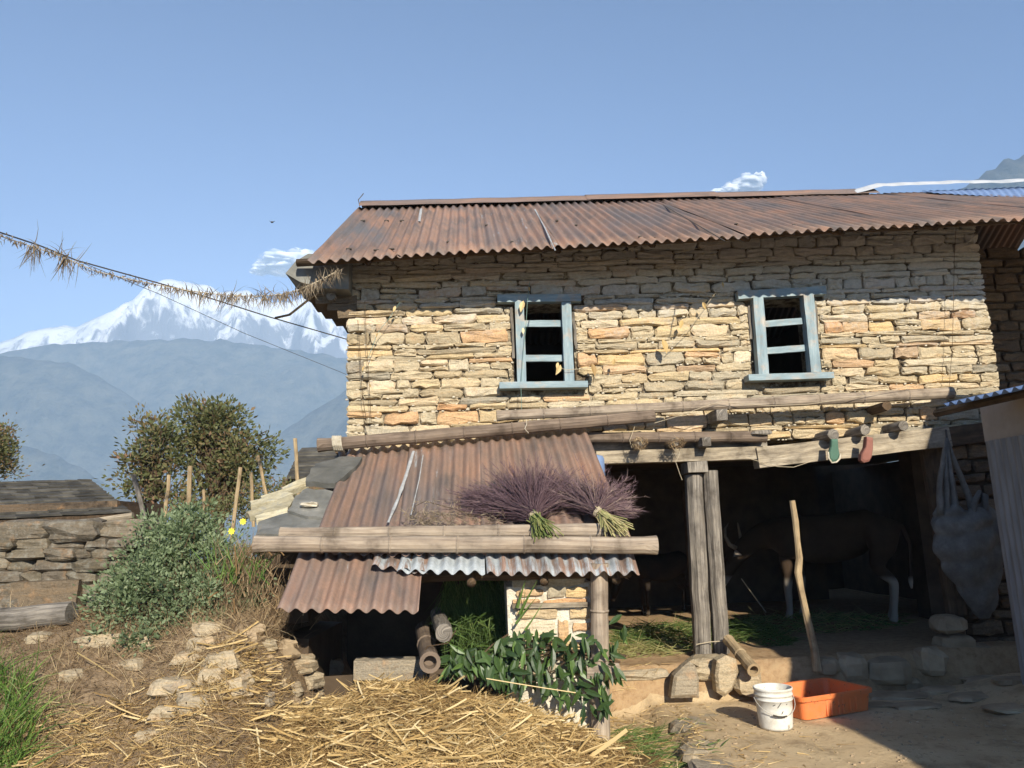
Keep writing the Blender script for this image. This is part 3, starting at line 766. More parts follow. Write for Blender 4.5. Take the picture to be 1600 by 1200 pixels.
# ---- roof of the next house, overlapping at the right
nb = empty('neighbouring_house_roof', (6.5, 10, 6), 'pale blue tin roof with white ridge flashing meeting the rusty roof at right', 'roof')
up = Vector((0, -.06, .12))
A = ridgep(5.85)+up; B = ridgep(10.6)+up
mb = MB()
def onroof(px, py, lift):
    o_ = ridgep(0)+Vector((0, 0, lift)); e_ = eave(5.5)+Vector((0, 0, lift)); d_ = ridgep(5.5)-eave(5.5); nrm = Vector((1, 0, .008)).cross(d_)
    q = ray(px, py); t = (o_-CAM).dot(nrm)/q.dot(nrm); return CAM+q*t
c0 = onroof(1452, 301, .06); c1 = onroof(1650, 319, .06); t0 = Vector((c0.x+.3, 10.5, 6.33)); t1 = Vector((11, 10.5, 6.42))
corr(mb, c0, Vector((c1.x+1.5, c1.y-1.0, c1.z-.55)), t1, t0, pitch=.107, amp=.006, rows=3, rg=rg, ppw=6)
mb.build('blue_sheet', m_blue, nb, smooth=True)
mb = MB(); vs = []; uv = []; n = 40
for j in range(n+1):
    x = 5.62+(11-5.62)*j/n; lf = .02*noise.noise(Vector((x*3, 0, 0)))
    for dy, dz in ((-.24, -.09), (-.16, -.02), (-.08, .03), (0, .05)): vs.append(Vector((x, 10.45+dy, 6.37+dz+lf-(.10*max(0, 1-j/3))+.0016*j))); uv.append((dy, x))
mb.add(vs, [(j*4+k_, j*4+k_+1, j*4+k_+5, j*4+k_+4) for j in range(n) for k_ in range(3)], uv); mb.build('ridge_flashing', m_whiteiron, nb, smooth=True)

# ================================================================== lean-to
lt = empty('lean_to', (0, 6.9, .3), 'low lean-to shelter with rusty corrugated roof weighed down by bamboo poles', 'shed')
def lowY(x): return 5.9
def sheet(pts, **kw):
    col_ = kw.pop('color'); lab = kw.pop('lab', None); mb = MB(); corr(mb, *pts, rg=rg, **kw); o = mb.build('roof_sheet', m_rust, lt, smooth=True, color=col_)
    if lab: o['label'] = lab
A0, A1, A2, A3 = at(488, 858, 6.05), at(757, 872, 6.02), at(755, 683, 7.82), at(545, 705, 7.82)
# upper field: two wide rusty sheets and a right one
sheet((at(484, 862, 6.06), at(628, 868, 6.04), at(650, 694, 7.84), at(545, 703, 7.84)), color=(.10, .92, .35, 1), rows=9)
sheet((at(618, 868, 6.02)+Vector((0, 0, .01)), at(760, 866, 6.02)+Vector((0, 0, .01)), at(758, 684, 7.8)+Vector((0, 0, .01)), at(640, 695, 7.8)+Vector((0, 0, .01))), color=(.20, 1.0, .45, 1), rows=9, lab='sheet with a bare zinc streak')
sheet((at(752, 862, 6.02)+Vector((0, 0, .022)), at(992, 855, 6.02)+Vector((0, 0, .022)), at(915, 671, 7.82)+Vector((0, 0, .022)), at(748, 684, 7.82)+Vector((0, 0, .022))), color=(.07, 1.02, .3, 1), rows=9)
sheet((at(530, 715, 7.7), at(600, 712, 7.7), at(600, 698, 7.85), at(528, 706, 7.85)), color=(.1, 1.0, .2, 1), rows=3)
# lower row under the poles
sheet((at(432, 952, 5.66), at(654, 957, 5.62), at(662, 862, 6.2), at(468, 862, 6.2)), color=(.13, 1.0, .3, 1), rows=6, amp=.021)
sheet((at(580, 884, 5.93), at(668, 895, 5.93), at(660, 850, 6.3), at(590, 850, 6.3)), color=(.35, 1.0, .2, 1), rows=4)
sheet((at(620, 892, 5.90)+Vector((0, 0, .0)), at(758, 896, 5.90), at(756, 845, 6.3), at(634, 845, 6.3)), color=(.58, 1.0, .1, 1), rows=4, amp=.022, lab='bare galvanised sheet end')
sheet((at(761, 899, 5.88)+Vector((0, 0, .01)), at(1000, 897, 5.88)+Vector((0, 0, .01)), at(985, 842, 6.3)+Vector((0, 0, .01)), at(756, 845, 6.3)+Vector((0, 0, .01))), color=(.40, 1.0, .2, 1), rows=5, amp=.023, lab='half rusted galvanised sheet end')
def ltroof(px, py): 
    t = (px-560)/360; q = ray(px, py); a = at(620, 865, 6.03); b = at(760, 865, 6.03); c = at(690, 690, 7.81); n_2 = (b-a).cross(c-a).normalized()
    o_ = a+n_2*.024; return CAM+q*((o_-CAM).dot(n_2)/q.dot(n_2))
strip(((646, 706), (634, 745), (622, 780), (606, 818)), ltroof, .026, m_barezinc, lt, 'bare_edge')
strip(((661, 712), (655, 750), (642, 806)), ltroof, .010, m_barezinc, lt, 'bare_edge')
# bamboo post
def bamboo(a, b, r0, r1, nodes, mat, name, parent=None, n=10, sag=0, end=None, jit=0.0, hollow=True):
    mb = MB(); a, b = Vector(a), Vector(b); pts = []; rad = []; L = (b-a).length; m_ = nodes*5
    ph = rg.uniform(0, 1)
    for i in range(m_+1):
        t = i/m_; p = a.lerp(b, t); p.z -= sag*4*t*(1-t); pts.append(p+Vector((0, 0, .004*noise.noise(Vector((t*9, a.x*5, 0))))))
        r = r0+(r1-r0)*t; k_ = (i % 5); r *= 1.11 if k_ == 0 else (.985 if k_ in (1, 4) else 1.0); rad.append(r)
        if k_ == 0 and 0 < i < m_:
            d = (b-a)/L; pts[-1] = pts[-1]; pts.insert(len(pts)-1, pts[-1]-d*.012); rad.insert(len(rad)-1, r/1.11*.97); pts.append(pts[-1]+d*.012); rad.append(r/1.11*.97)
    tube(mb, pts, rad, n, cap=not hollow)
    if hollow:                       # open ends
        for e_, i0, sg in ((pts[0], 0, -1), (pts[-1], -1, 1)):
            d = (b-a).normalized()*sg; r = rad[i0]; dd, s_, u_ = fr(d); vs = []; uv = []
            for rr, dep in ((r, 0), (r*.62, 0), (r*.58, -.10), (0.0001, -.10)):
                for k_ in range(n): an = 2*math.pi*k_/n; vs.append(e_+s_*math.cos(an)*rr+u_*math.sin(an)*rr+d*(dep+.001)); uv.append((.1*rr, dep))
            mb.add(vs, [(q*n+k_, q*n+(k_+1) % n, (q+1)*n+(k_+1) % n, (q+1)*n+k_) for q in range(3) for k_ in range(n)], uv)
    return mb.build(name, mat, parent, smooth=False)
pb = at(937, 1150, 6.08); pt = at(936, 880, 6.02)
bamboo(Vector((pb.x, pb.y, pb.z-.15)), pt, .071, .066, 4, m_bamboo, 'bamboo_post', lt, n=14)
mb = MB(); tube(mb, line(at(915, 1050, 5.98), at(966, 1048, 6.0), 4, 0, .004), .058, 9, jit=.06); mb.build('rail', m_bamboo, lt)
for i in range(5):
    x = -1.15+i*.55; mb = MB(); tube(mb, line((x, 6.0, 1.62+(5.99*-.045)-.10-.03*i*.4), (x, 7.95, 2.45), 4, 0, .01), .035, 7); mb.build('rafter', m_dkwood, lt, smooth=True)
mb = MB(); tube(mb, line(at(470, 905, 6.12), at(985, 893, 6.12), 8, 0, .008), .045, 8); mb.build('front_beam', m_dkwood, lt, smooth=True)
# right pier with pale lime mortar
mb = MB(); p0 = at(796, 1060, 6.15); p1 = at(922, 880, 6.15)
box(mb, ((p0.x+p1.x)/2, 6.82, .58), (p1.x-p0.x, 1.32, 1.22), .01, rg); pier = mb.build('pier', m_lime, lt)
row_ = [(893, 917, [(842, 915)]), (917, 934, [(855, 884), (884, 919)]), (936, 944, [(800, 845), (848, 918)]), (951, 967, [(806, 870), (890, 922)]), (970, 1000, [(800, 868), (872, 888)]), (972, 986, [(895, 923)]), (1002, 1030, [(790, 850), (855, 921)]), (905, 918, [(800, 838)]), (921, 933, [(806, 850)]), (1032, 1055, [(800, 870), (874, 920)])]
for y0, y1, xs2 in row_:
    for x0, x1 in xs2:
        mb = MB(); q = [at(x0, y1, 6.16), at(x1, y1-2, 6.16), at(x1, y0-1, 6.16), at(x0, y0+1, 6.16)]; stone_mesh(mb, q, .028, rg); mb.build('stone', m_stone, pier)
plank('tie_board', at(800, 947, 6.13), at(920, 944, 6.13), .035, .05, m_beam, pier)
# left retaining wall of the lean-to, pale tumbled stones
mb = MB(); box(mb, (-1.55, 7.0, .35), (.5, 1.3, 1.0), .05, rg); rt_ = mb.build('left_wall', m_mud, lt)
placed = []
for i in range(260):
    px = rg.uniform(330, 512)**1.0; py = rg.uniform(985+max(0, px-380)*.45, 1108)
    r_ = rg.choice((9, 12, 15, 18, 22, 25))
    if any((px-a_)**2+((py-b_)*1.5)**2 < (1.0*(r_+c_))**2 for a_, b_, c_ in placed): continue
    placed.append((px, py, r_)); P = march(px, py); s_ = r_/FPX*P.y*2
    mb = MB(); rock(mb, P+Vector((0, .05, -.01)), (s_*rg.uniform(1.0, 1.4), s_*.9, s_*rg.uniform(.55, .85)), rg, 12, 9, .30, rg.uniform(-.6, .6)); mb.build('stone', m_pale if rg.random() < .6 else m_pave, rt_)
mb = MB(); box(mb, (-.5, 6.62, .28), (2.2, .12, .5), .03, rg); mb.build('inner_kerb', m_mud, lt)
mb = MB(); q = at(610, 1045, 6.5); box(mb, q, (.55, .12, .16), .02, rg); mb.build('kerb_stone', m_pale, lt)
# slates lapped on the left of the tin
def slate(pts, Y, th, mat, lab=None, nrm=(0, .45, -.9), lift=0.0):
    mb = MB(); P = [at(x, y, yy)+Vector((0, -.3, 1))*(lift*(1 if y > sum(q[1] for q in pts)/len(pts) else .2)) for (x, y), yy in zip(pts, Y)]
    c = sum(P, Vector())/len(P); Q = []
    for i in range(len(P)):
        a, b = P[i], P[(i+1) % len(P)]; Q.append(a); d = (b-a)
        for t_2 in (.33, .67): Q.append(a.lerp(b, t_2)+Vector((rg.uniform(-.012, .012), 0, rg.uniform(-.008, .008))))
    n = len(Q); nr = Vector(nrm)*th
    vs = Q+[q+(c-q)*.3+Vector((0, -.003, .006))*rg.random() for q in Q]+[c]+[q+nr for q in Q]
    fs = [(i, (i+1) % n, n+(i+1) % n, n+i) for i in range(n)]+[(n+i, n+(i+1) % n, 2*n) for i in range(n)]+[(i, i+2*n+1, (i+1) % n+2*n+1, (i+1) % n) for i in range(n)]+[tuple(range(2*n+1, 3*n+1))[::-1]]
    mb.add(vs, fs); o = mb.build('slate', mat, lt)
    if lab: o['label'] = lab
slate([(494, 727), (530, 716), (566, 716), (556, 742), (524, 768), (478, 766), (486, 745)], [7.5, 7.6, 7.6, 7.35, 7.12, 7.12, 7.3], .05, m_slate, 'smooth rectangular grey slate at the top', lift=.075)
slate([(462, 775), (480, 763), (520, 768), (541, 776), (530, 800), (520, 812), (482, 809), (449, 800)], [7.0, 7.1, 7.1, 7.0, 6.75, 6.6, 6.6, 6.72], .045, m_slate, 'rough slate with a white lichen patch', lift=.012)
mb = MB(); rock(mb, at(484, 789, 6.78)+Vector((0, -.03, .0)), (.15, .10, .05), rg, 9, 6, .3, .3); mb.build('lichen', m_chip, lt, kind='stuff')
slate([(404, 815), (448, 801), (482, 810), (514, 812), (500, 832), (470, 836), (400, 834)], [6.6, 6.75, 6.65, 6.6, 6.3, 6.25, 6.3], .035, m_slate, 'lowest slate reaching the log')
for pts, Ys in ((((384, 800), (455, 772), (461, 780), (450, 792), (390, 807)), (6.9, 7.1, 7.05, 6.9, 6.85)),
                (((398, 806), (450, 792), (452, 799), (425, 813), (400, 812)), (6.8, 6.9, 6.85, 6.75, 6.7)),
                (((407, 775), (480, 752), (481, 759), (450, 768), (410, 780)), (7.2, 7.4, 7.38, 7.2, 7.15)),
                (((440, 762), (480, 745), (482, 750), (445, 766)), (7.5, 7.6, 7.55, 7.45)),
                (((390, 783), (440, 768), (458, 771), (430, 783), (392, 789)), (7.1, 7.2, 7.15, 7.0, 7.0))):
    slate(pts, Ys, .05, m_slateedge)
mb = MB(); box(mb, (-1.60, 7.1, 1.22), (.42, 1.1, .62), .05, rg); mb.build('slate_bed', m_mud, lt)

# poles lying on the lean-to roof and along the wall
def pole(a, b, r0, r1, nodes, mat, label, sag=0, **kw):
    o = bamboo(a, b, r0, r1, nodes, mat, 'bamboo_pole', n=12, sag=sag, **kw); tag(o, label, 'bamboo pole', 'bamboo poles'); return o
pole(at(398, 850, 6.02), at(1026, 852, 5.99), .060, .066, 6, m_bamboo, 'lower thick pole lying on the lean-to roof, its end jutting right past the tin')
pole(at(438, 838, 6.16)+Vector((0, .0, .02)), at(948, 829, 6.10)+Vector((0, 0, .0)), .045, .058, 6, m_bamboo, 'upper pole lying just behind the thick one under the brooms')
pole(at(497, 696, 7.62), at(1022, 650, 7.62), .064, .060, 7, m_bamboo_dk, 'dark tilted pole along the top edge of the lean-to tin')
pole(at(776, 650, 7.74), at(1487, 614, 7.74), .052, .060, 10, m_bamboo, 'long pale bamboo pole below the windows')
pole(at(916, 684, 7.78), at(1196, 682, 7.78), .052, .058, 5, m_bamboo_dk, 'short dark pole above the stable beam')
# white rag knot at the left end of the dark pole
mb = MB()
for i in range(5):
    p = at(518+i*3, 693, 7.62); pts = [p+Vector((0, math.cos(t_)*.074, math.sin(t_)*.074))+Vector((t_*.008, 0, 0)) for t_ in [q*.7 for q in range(10)]]; tube(mb, pts, .010, 5)
tag(mb.build('rag_binding', m_chip), 'pale rag wound round the left end of the dark pole', 'rag')
# two logs pointing out of the lean-to
def logm(a, b, r, mat, label, hollow=False, name='log'):
    if hollow: o = bamboo(a, b, r, r, 2, mat, name, n=14)
    else:
        mb = MB(); tube(mb, line(a, b, 5, 0, .004), r, 12, jit=.05); o = mb.build(name, mat, smooth=False)
    return tag(o, label, name)
logm(at(694, 989, 5.98), at(684, 960, 7.2), .066, m_wood, 'cut log end poking out of the lean-to above the leaves')
logm(at(672, 1035, 5.88), at(662, 985, 7.1), .070, m_bamboo_dk, 'hollow bamboo end poking out just above the straw', True, 'bamboo_stump')

# ================================================================== shed on the right
sh = empty('corrugated_shed', (4.45, 5.5, 0), 'shaded shed of grey corrugated iron and plaster under a blue tin eave', 'shed')
XE = 3.86; YF_ = 6.33
E1 = Vector((XE, YF_, 2.525)); E0 = Vector((XE, 1.0, 2.30)); sl = .19
e_a = atx(1475, 634, XE); e_b = atx(1600, 616, XE); dz = (e_b.z-e_a.z)/(e_b.y-e_a.y); E1 = e_a; E0 = Vector((XE, -2.2, e_a.z-.15))
mb = MB(); corr(mb, E0, E1, E1+Vector((2.6, 0, 2.6*sl)), E0+Vector((2.6, 0, 2.6*sl)), pitch=.107, amp=.016, rows=3, rg=rg)
mb.v = [v for v in mb.v]; mb.build('roof_sheet', m_blue, sh, smooth=True)
XW = 4.45
far = atx(1538, 690, XW); ztop = E1.z-.0; zmid = far.z
mb = MB(); n = 60; vs = []; uv = []
y1, y0 = atx(1541, 700, XW).y, -2.0
zb = .20
N = int((y1-y0)/.076*8)
for s_ in (0, 1):
    for j in range(5):
        for i in range(N+1):
            y = y1-(y1-y0)*i/N; z = zb+(zmid-zb)*j/4
            vs.append((XW+.011*math.sin((y1-y)/.076*2*math.pi)+(.003 if s_ else 0), y, z)); uv.append((y, z))
K = 5*(N+1); fs = []
for j in range(4):
    for i in range(N): a = j*(N+1)+i; fs += [(a, a+1, a+N+2, a+N+1), (a+K, a+N+1+K, a+N+2+K, a+1+K)]
for j in range(4): a = j*(N+1); fs.append((a, a+N+1, a+N+1+K, a+K))
mb.add(vs, fs, uv); mb.build('wall_sheet', m_zinc, sh, smooth=True)
mb = MB(); box(mb, (XW+.09, (y1+y0)/2+.02, (zmid+E1.z+.08)/2), (.16, y1-y0, E1.z+.08-zmid)); mb.build('plaster_panel', m_plaster, sh)
mb = MB(); box(mb, (XW+1.2, y1-.06, 1.3), (2.2, .1, 2.6)); box(mb, (XW+1.2, y0, 1.3), (2.2, .1, 2.6)); mb.build('end_wall', m_plaster, sh)
mb = MB(); tube(mb, line((XE+.22, -2.0, E1.z-.12), (XE+.22, y1+.05, E1.z+.0), 4), .035, 6); mb.build('wall_plate', m_dkwood, sh)

mb = MB(); box(mb, (6.2, (y1+y0)/2, 2.95), (1.9, y1-y0-.1, 1.30)); mb.build('added_shade_block', m_plaster, sh)  # unseen block added over the shed to shade the cow and beam end
# ================================================================== steps, stones, ground pieces
stp = empty('stable_step', (2.5, 7.5, 0), 'rough stone edging along the front of the stable floor', 'step')
def rk(px, py, Y, s_, mat, lab=None, rot=0, rough=.12, parent=stp, name='stone'):
    mb = MB(); rock(mb, at(px, py, Y), s_, rg, 9, 7, rough, rot); o = mb.build(name, mat, parent)
    if lab: o['label'] = lab
    return o
def upright(pts, Y, th, mat, lab):
    mb = MB(); P = [at(x, y, Y) for x, y in pts]; c = sum(P, Vector())/len(P); n = len(P)
    vs = [p+Vector((0, th, 0)) for p in P]+[p for p in P]+[p+(c-p)*.22+Vector((0, -.03, 0)) for p in P]+[c+Vector((0, -.035, 0))]
    fs = [(i, (i+1) % n, (i+1) % n+n, i+n) for i in range(n)]+[(i+n, (i+1) % n+n, (i+1) % n+2*n, i+2*n) for i in range(n)]+[(i+2*n, (i+1) % n+2*n, 3*n) for i in range(n)]
    mb.add(vs, fs); o = mb.build('stone', mat, stp); o['label'] = lab
upright([(1048, 1091), (1092, 1090), (1092, 1060), (1086, 1040), (1078, 1033), (1066, 1042), (1053, 1056), (1050, 1075)], 7.28, .10, m_pale, 'pale pointed upright slab')
upright([(1120, 1082), (1132, 1089), (1144, 1078), (1154, 1050), (1150, 1030), (1134, 1024), (1120, 1032), (1117, 1055)], 7.28, .12, m_pale, 'pale rounded upright slab beside the pointed one')
rk(1106, 1033, 7.62, (.40, .34, .10), m_pale, 'flat stone under the paired posts')
rk(1108, 1050, 7.5, (.42, .2, .12), m_pale); rk(1165, 1062, 7.40, (.28, .26, .26), m_pale, rough=.2)
rk(1000, 1052, 7.62, (.62, .3, .10), m_pale)
for px, py, s_ in ((1328, 1043, (.30, .3, .26)), (1385, 1048, (.46, .34, .26)), (1453, 1034, (.26, .3, .27)), (1290, 1040, (.24, .25, .16)), (1420, 1068, (.24, .25, .12)), (1490, 1005, (.36, .3, .18)), (1480, 975, (.3, .3, .18)), (1520, 1020, (.30, .3, .2)), (1500, 1045, (.34, .3, .2)), (1548, 1050, (.3, .3, .18))):
    rk(px, py, 7.60 if px < 1460 else 7.85, s_, m_pave)
pv_ = empty('paving', (3.5, 7.2, 0), 'worn flat paving stones in the shade right of the orange crate', 'paving')
for px, py, s_ in ((1400, 1085, (.50, .3, .05)), (1470, 1078, (.42, .26, .05)), (1540, 1070, (.46, .26, .06)), (1430, 1100, (.44, .26, .04)), (1520, 1092, (.40, .26, .05)), (1585, 1085, (.36, .24, .06)), (1575, 1110, (.40, .26, .05)), (1370, 1098, (.3, .2, .04))):
    q = ray(px, py); t = (0.02-CAM.z)/q.z; P = CAM+q*t; mb = MB(); rock(mb, (P.x, P.y, gz(P.x, P.y)+.005), s_, rg, 10, 5, .15, rg.uniform(-.3, .3)); mb.build('paving_stone', m_pave, pv_)
# edge slabs of the yard
for px, py, s_, r_ in ((1080, 1128, (.34, .42, .09), .2), (1095, 1165, (.30, .42, .09), -.2), (1115, 1195, (.34, .4, .09), .1), (1110, 1118, (.5, .3, .07), 0)):
    q = ray(px, py); t = (0.0-CAM.z)/q.z; P = CAM+q*t; mb = MB(); rock(mb, (P.x, P.y, -.035), s_, rg, 10, 5, .15, r_); mb.build('paving_stone', m_pale, pv_)
o = bamboo(at(1138, 1000, 7.72), at(1178, 1047, 7.12), .050, .056, 2, m_stick, 'bamboo_offcut', n=12); tag(o, 'short split bamboo leaning off the step beside the paired posts', 'bamboo')

# ---- stick
mb = MB(); pts = [at(x, y, 7.2) for x, y in ((1238, 782), (1243, 815), (1246, 845), (1249, 872), (1247, 895), (1252, 925), (1259, 955), (1266, 985), (1273, 1015), (1278, 1045), (1283, 1085))]
pts = [at(x, y, 7.5) for x, y in ((1238, 782), (1243, 815), (1246, 845), (1249, 872), (1247, 895), (1252, 925), (1259, 955), (1266, 985), (1272, 1012), (1277, 1048))]
tube(mb, pts, [.028, .031, .028, .033, .036, .032, .034, .036, .037, .04], 8, jit=.10); tag(mb.build('stick', m_stick), 'crooked wooden stake standing in front of the stable', 'stake')

# ---- bucket
def onground(px, py, z=0.0):
    q = ray(px, py); return CAM+q*((z-CAM.z)/q.z)
k = M('stained_white_plastic', .45, .4); n_a = k.noise(k.co('Object'), 7, 6, .7); n_b = k.noise(k.co('Object', (1, 1, .5)), 26, 5, .7)
c = k.mix(k.g(n_a, .45, .7), (.66, .65, .60), (.46, .42, .34)); c = k.mix(k.g(n_b, .62, .70), c, (.22, .18, .13)); k.colr(c); m_bucket = k.m
bc = onground(1213, 1137); bk = empty('plastic_bucket', bc, 'white plastic bucket with wire handle holding cloudy water', 'bucket')
mb = MB(); prof = [(.001, .004), (.112, .004), (.122, .0), (.128, .02), (.137, .14), (.140, .215), (.147, .217), (.147, .226), (.141, .23), (.142, .250), (.149, .252), (.149, .262), (.144, .266), (.146, .288), (.152, .292), (.152, .306), (.146, .309), (.140, .304), (.134, .15), (.126, .02)]
lathe(mb, bc, prof, 36); mb.build('shell', m_bucket, bk, smooth=True)
mb = MB(); lathe(mb, bc, [(.001, .245), (.10, .245), (.1375, .245)], 30); mb.build('water', simple('grey_water', [(0, (.26, .25, .18)), (1, (.32, .31, .23))], 3, bump=.1, rough=.15, spec=.5), bk)
mb = MB(); pts = []
for i in range(15):
    a = math.pi*i/14; pts.append(bc+Vector((math.cos(a)*.158, -math.sin(a)*.10-.06*math.sin(a), .235-math.sin(a)*.12)))
tube(mb, pts, .0028, 5); mb.build('handle', simple('wire', [(0, (.35, .33, .30)), (1, (.5, .48, .44))], 5, bump=0, rough=.5), bk)
mb = MB(); tube(mb, [p+Vector((0, -.002, 0)) for p in pts[6:10]], .007, 6); mb.build('grip', m_cord, bk)
mb = MB()
for (a, z0), (b, z1) in (((-1.75, .175), (-1.52, .215)), ((-2.0, .19), (-1.85, .20)), ((-1.22, .195), (-1.15, .20)), ((-1.55, .13), (-1.45, .15))):
    P = [bc+Vector((math.cos(a+(b-a)*t)*(.1385+.01*(z0-.14)), math.sin(a+(b-a)*t)*(.1385+.01*(z0-.14)), z0+(z1-z0)*t)) for t in (0, .5, 1)]; tube(mb, P, .003, 5)
mb.build('scuff_mark', m_cord, bk)

# ---- crate
k = M('sun_faded_orange_plastic', .5, .35); na = k.noise(k.co('Object'), 9, 6, .7); nb_ = k.noise(k.co('Object'), 30, 5, .7)
c = k.mix(k.g(na, .4, .7), (.72, .19, .055), (.62, .21, .09)); c = k.mix(k.g(nb_, .60, .68), c, (.20, .09, .05)); k.colr(c); k.bump(nb_, .2, .004); m_orange = k.m
c0 = onground(1258, 1127); c1 = onground(1362, 1110); ax = (c1-c0); Lc = ax.length; ax.normalize(); ay = Vector((-ax.y, ax.x, 0)); H = .175; Dp = .50
cr = empty('plastic_crate', c0, 'shallow orange plastic crate with dirty bottom and ribbed sides', 'crate')
def CP(u, v, z, fl=0.0):   # u along front, v back, flare outward with height
    cu, cv = (u/Lc-.5)*2, (v/Dp-.5)*2; return c0+ax*(u+cu*fl)+ay*(v+cv*fl)+Vector((0, 0, z+.004))
def rrect(fl, z, inset=0.0, r=.05, n=5):
    out = []
    for (cx, cy, a0) in ((Lc-r, r, -90), (Lc-r, Dp-r, 0), (r, Dp-r, 90), (r, r, 180)):
        for i in range(n+1):
            a = R_(a0+90*i/n); x = cx+math.cos(a)*(r-inset*.0); y = cy+math.sin(a)*r
            x = Lc/2+(x-Lc/2)*(Lc/2+fl-inset)/(Lc/2); y = Dp/2+(y-Dp/2)*(Dp/2+fl-inset)/(Dp/2)
            out.append(c0+ax*x+ay*y+Vector((0, 0, z+.004)))
    return out
mb = MB(); rings = [rrect(-.005, 0), rrect(.012, H*.80), rrect(.030, H*.82), rrect(.034, H), rrect(.026, H+.006), rrect(.006, H+.002, .0), rrect(.004, H*.85), rrect(-.012, .02)]
n = len(rings[0]); vs = [p for r in rings for p in r]
wv = lambda p, i: p+Vector((0, 0, .006*math.sin(i*1.7)))
fs = [(j*n+i, j*n+(i+1) % n, (j+1)*n+(i+1) % n, (j+1)*n+i) for j in range(len(rings)-1) for i in range(n)]
fs += [tuple(range(7*n, 8*n)), tuple(range(n))[::-1]]
mb.add(vs, fs); mb.build('tub', m_orange, cr)
for u in (.30, .36, .46, .52, .62, .70):
    mb = MB(); p = CP(u*Lc/.66*.72, -.006, H*.40); box(mb, p, (.012, .014, H*.66), 0, rot=None); mb.build('rib', m_orange, cr)
mb = MB()
for i in range(26):
    p = CP(rg.uniform(.06, Lc-.06), rg.uniform(.06, Dp-.06), .022); rock(mb, p, (rg.uniform(.02, .07), rg.uniform(.02, .06), .02), rg, 6, 4)
mb.build('dirt', m_brownstone, cr, kind='stuff')

# ---- sack hanging at the corner
k = M('grey_woven_sack', .8, .2); sp_ = k.sep(k.tc.outputs['UV'])
wv_ = k.t.nodes.new('ShaderNodeTexWave'); wv_.inputs['Scale'].default_value = 60; k.l(k.co('UV'), wv_.inputs[0]); ns_ = k.noise(k.co('Object'), 6, 6, .7)
k.colr(k.ramp(ns_, [(.3, (.10, .097, .088)), (.55, (.17, .165, .152)), (.75, (.25, .245, .23))])); k.bump(k.math('ADD', ns_, k.math('MULTIPLY', wv_.outputs[0], .15)), .6, .02); m_sack = k.m
sck = empty('hanging_sack', at(1520, 700, 7.55), 'bulging grey woven sack hung from the beam beside the shed', 'sack')
prof = [(792, 1500, 34), (800, 1506, 44), (815, 1510, 50), (835, 1513, 52), (860, 1514, 50), (885, 1519, 42), (910, 1526, 32), (935, 1532, 24), (955, 1536, 15), (966, 1538, 7)]
mb = MB(); vs = []; uv = []; nn_ = 64; J = 60
for j in range(J+1):
    t = j/J*(len(prof)-1); i0 = min(int(t), len(prof)-2); f_ = t-i0
    y = prof[i0][0]+(prof[i0+1][0]-prof[i0][0])*f_; x = prof[i0][1]*(1-f_)+prof[i0+1][1]*f_; r = (prof[i0][2]*(1-f_)+prof[i0+1][2]*f_)/FPX*7.9
    for q in range(nn_):
        a = 2*math.pi*q/nn_; w1 = abs(math.sin(a*2.5+t*.75+.8*math.sin(t*.9))); w2 = abs(math.sin(t*1.9+1.5*math.sin(a+.6)+.5*a))
        fold = .13*w1-.07+.13*(w2-.5)*min(1, t/2)+.025*noise.noise(Vector((a*2, t*1.5, 4)))+.03*math.sin(a*11+t)
        c = at(x, y+(5*math.sin(a*3)+4*math.sin(a*7+1))*max(0, 1-t/1.5), 7.62); rr = r*(1+fold); vs.append(c+Vector((math.cos(a)*rr, math.sin(a)*rr*.62, 0))); uv.append((q/nn_*1.2, t*.12))
cap = len(vs); vs.append(at(1500, 806, 7.62)); uv.append((0, 0))
mb.add(vs, [(j*nn_+q, (j+1)*nn_+q, (j+1)*nn_+(q+1) % nn_, j*nn_+(q+1) % nn_) for j in range(J) for q in range(nn_)]+[(cap, q, (q+1) % nn_) for q in range(nn_)], uv); mb.build('bag', m_sack, sck, smooth=True)
for pts, rr in (((1478, 684), (1474, 715), (1468, 760), (1470, 805)), .030), (((1479, 684), (1483, 720), (1488, 765), (1494, 808)), .034), (((1480, 684), (1492, 722), (1508, 762), (1524, 806)), .032), (((1479, 690), (1478, 730), (1479, 770), (1480, 812)), .030):
    mb = MB(); P = [at(x, y, 7.56) for x, y in pts]; Q = []
    for i in range(3): Q += line(P[i], P[i+1], 4)[:-1]
    Q.append(P[-1]); tube(mb, Q, [.010+rr*1.25*(i/(len(Q)-1))**.8 for i in range(len(Q))], 9, jit=.16, flat=.7); mb.build('gathered_neck', m_sack, sck, smooth=True)
mb = MB(); tube(mb, [at(1520, 812, 7.48), at(1522, 785, 7.5), at(1531, 768, 7.52), at(1539, 775, 7.5), at(1541, 812, 7.46)], [.03, .04, .032, .04, .03], 9, jit=.14, flat=.7); mb.build('loose_end', m_sack, sck, smooth=True)
mb = MB(); tube(mb, [at(1480, 690, 7.6), at(1478, 672, 7.72)], .01, 6); mb.build('cord', m_cord, sck)

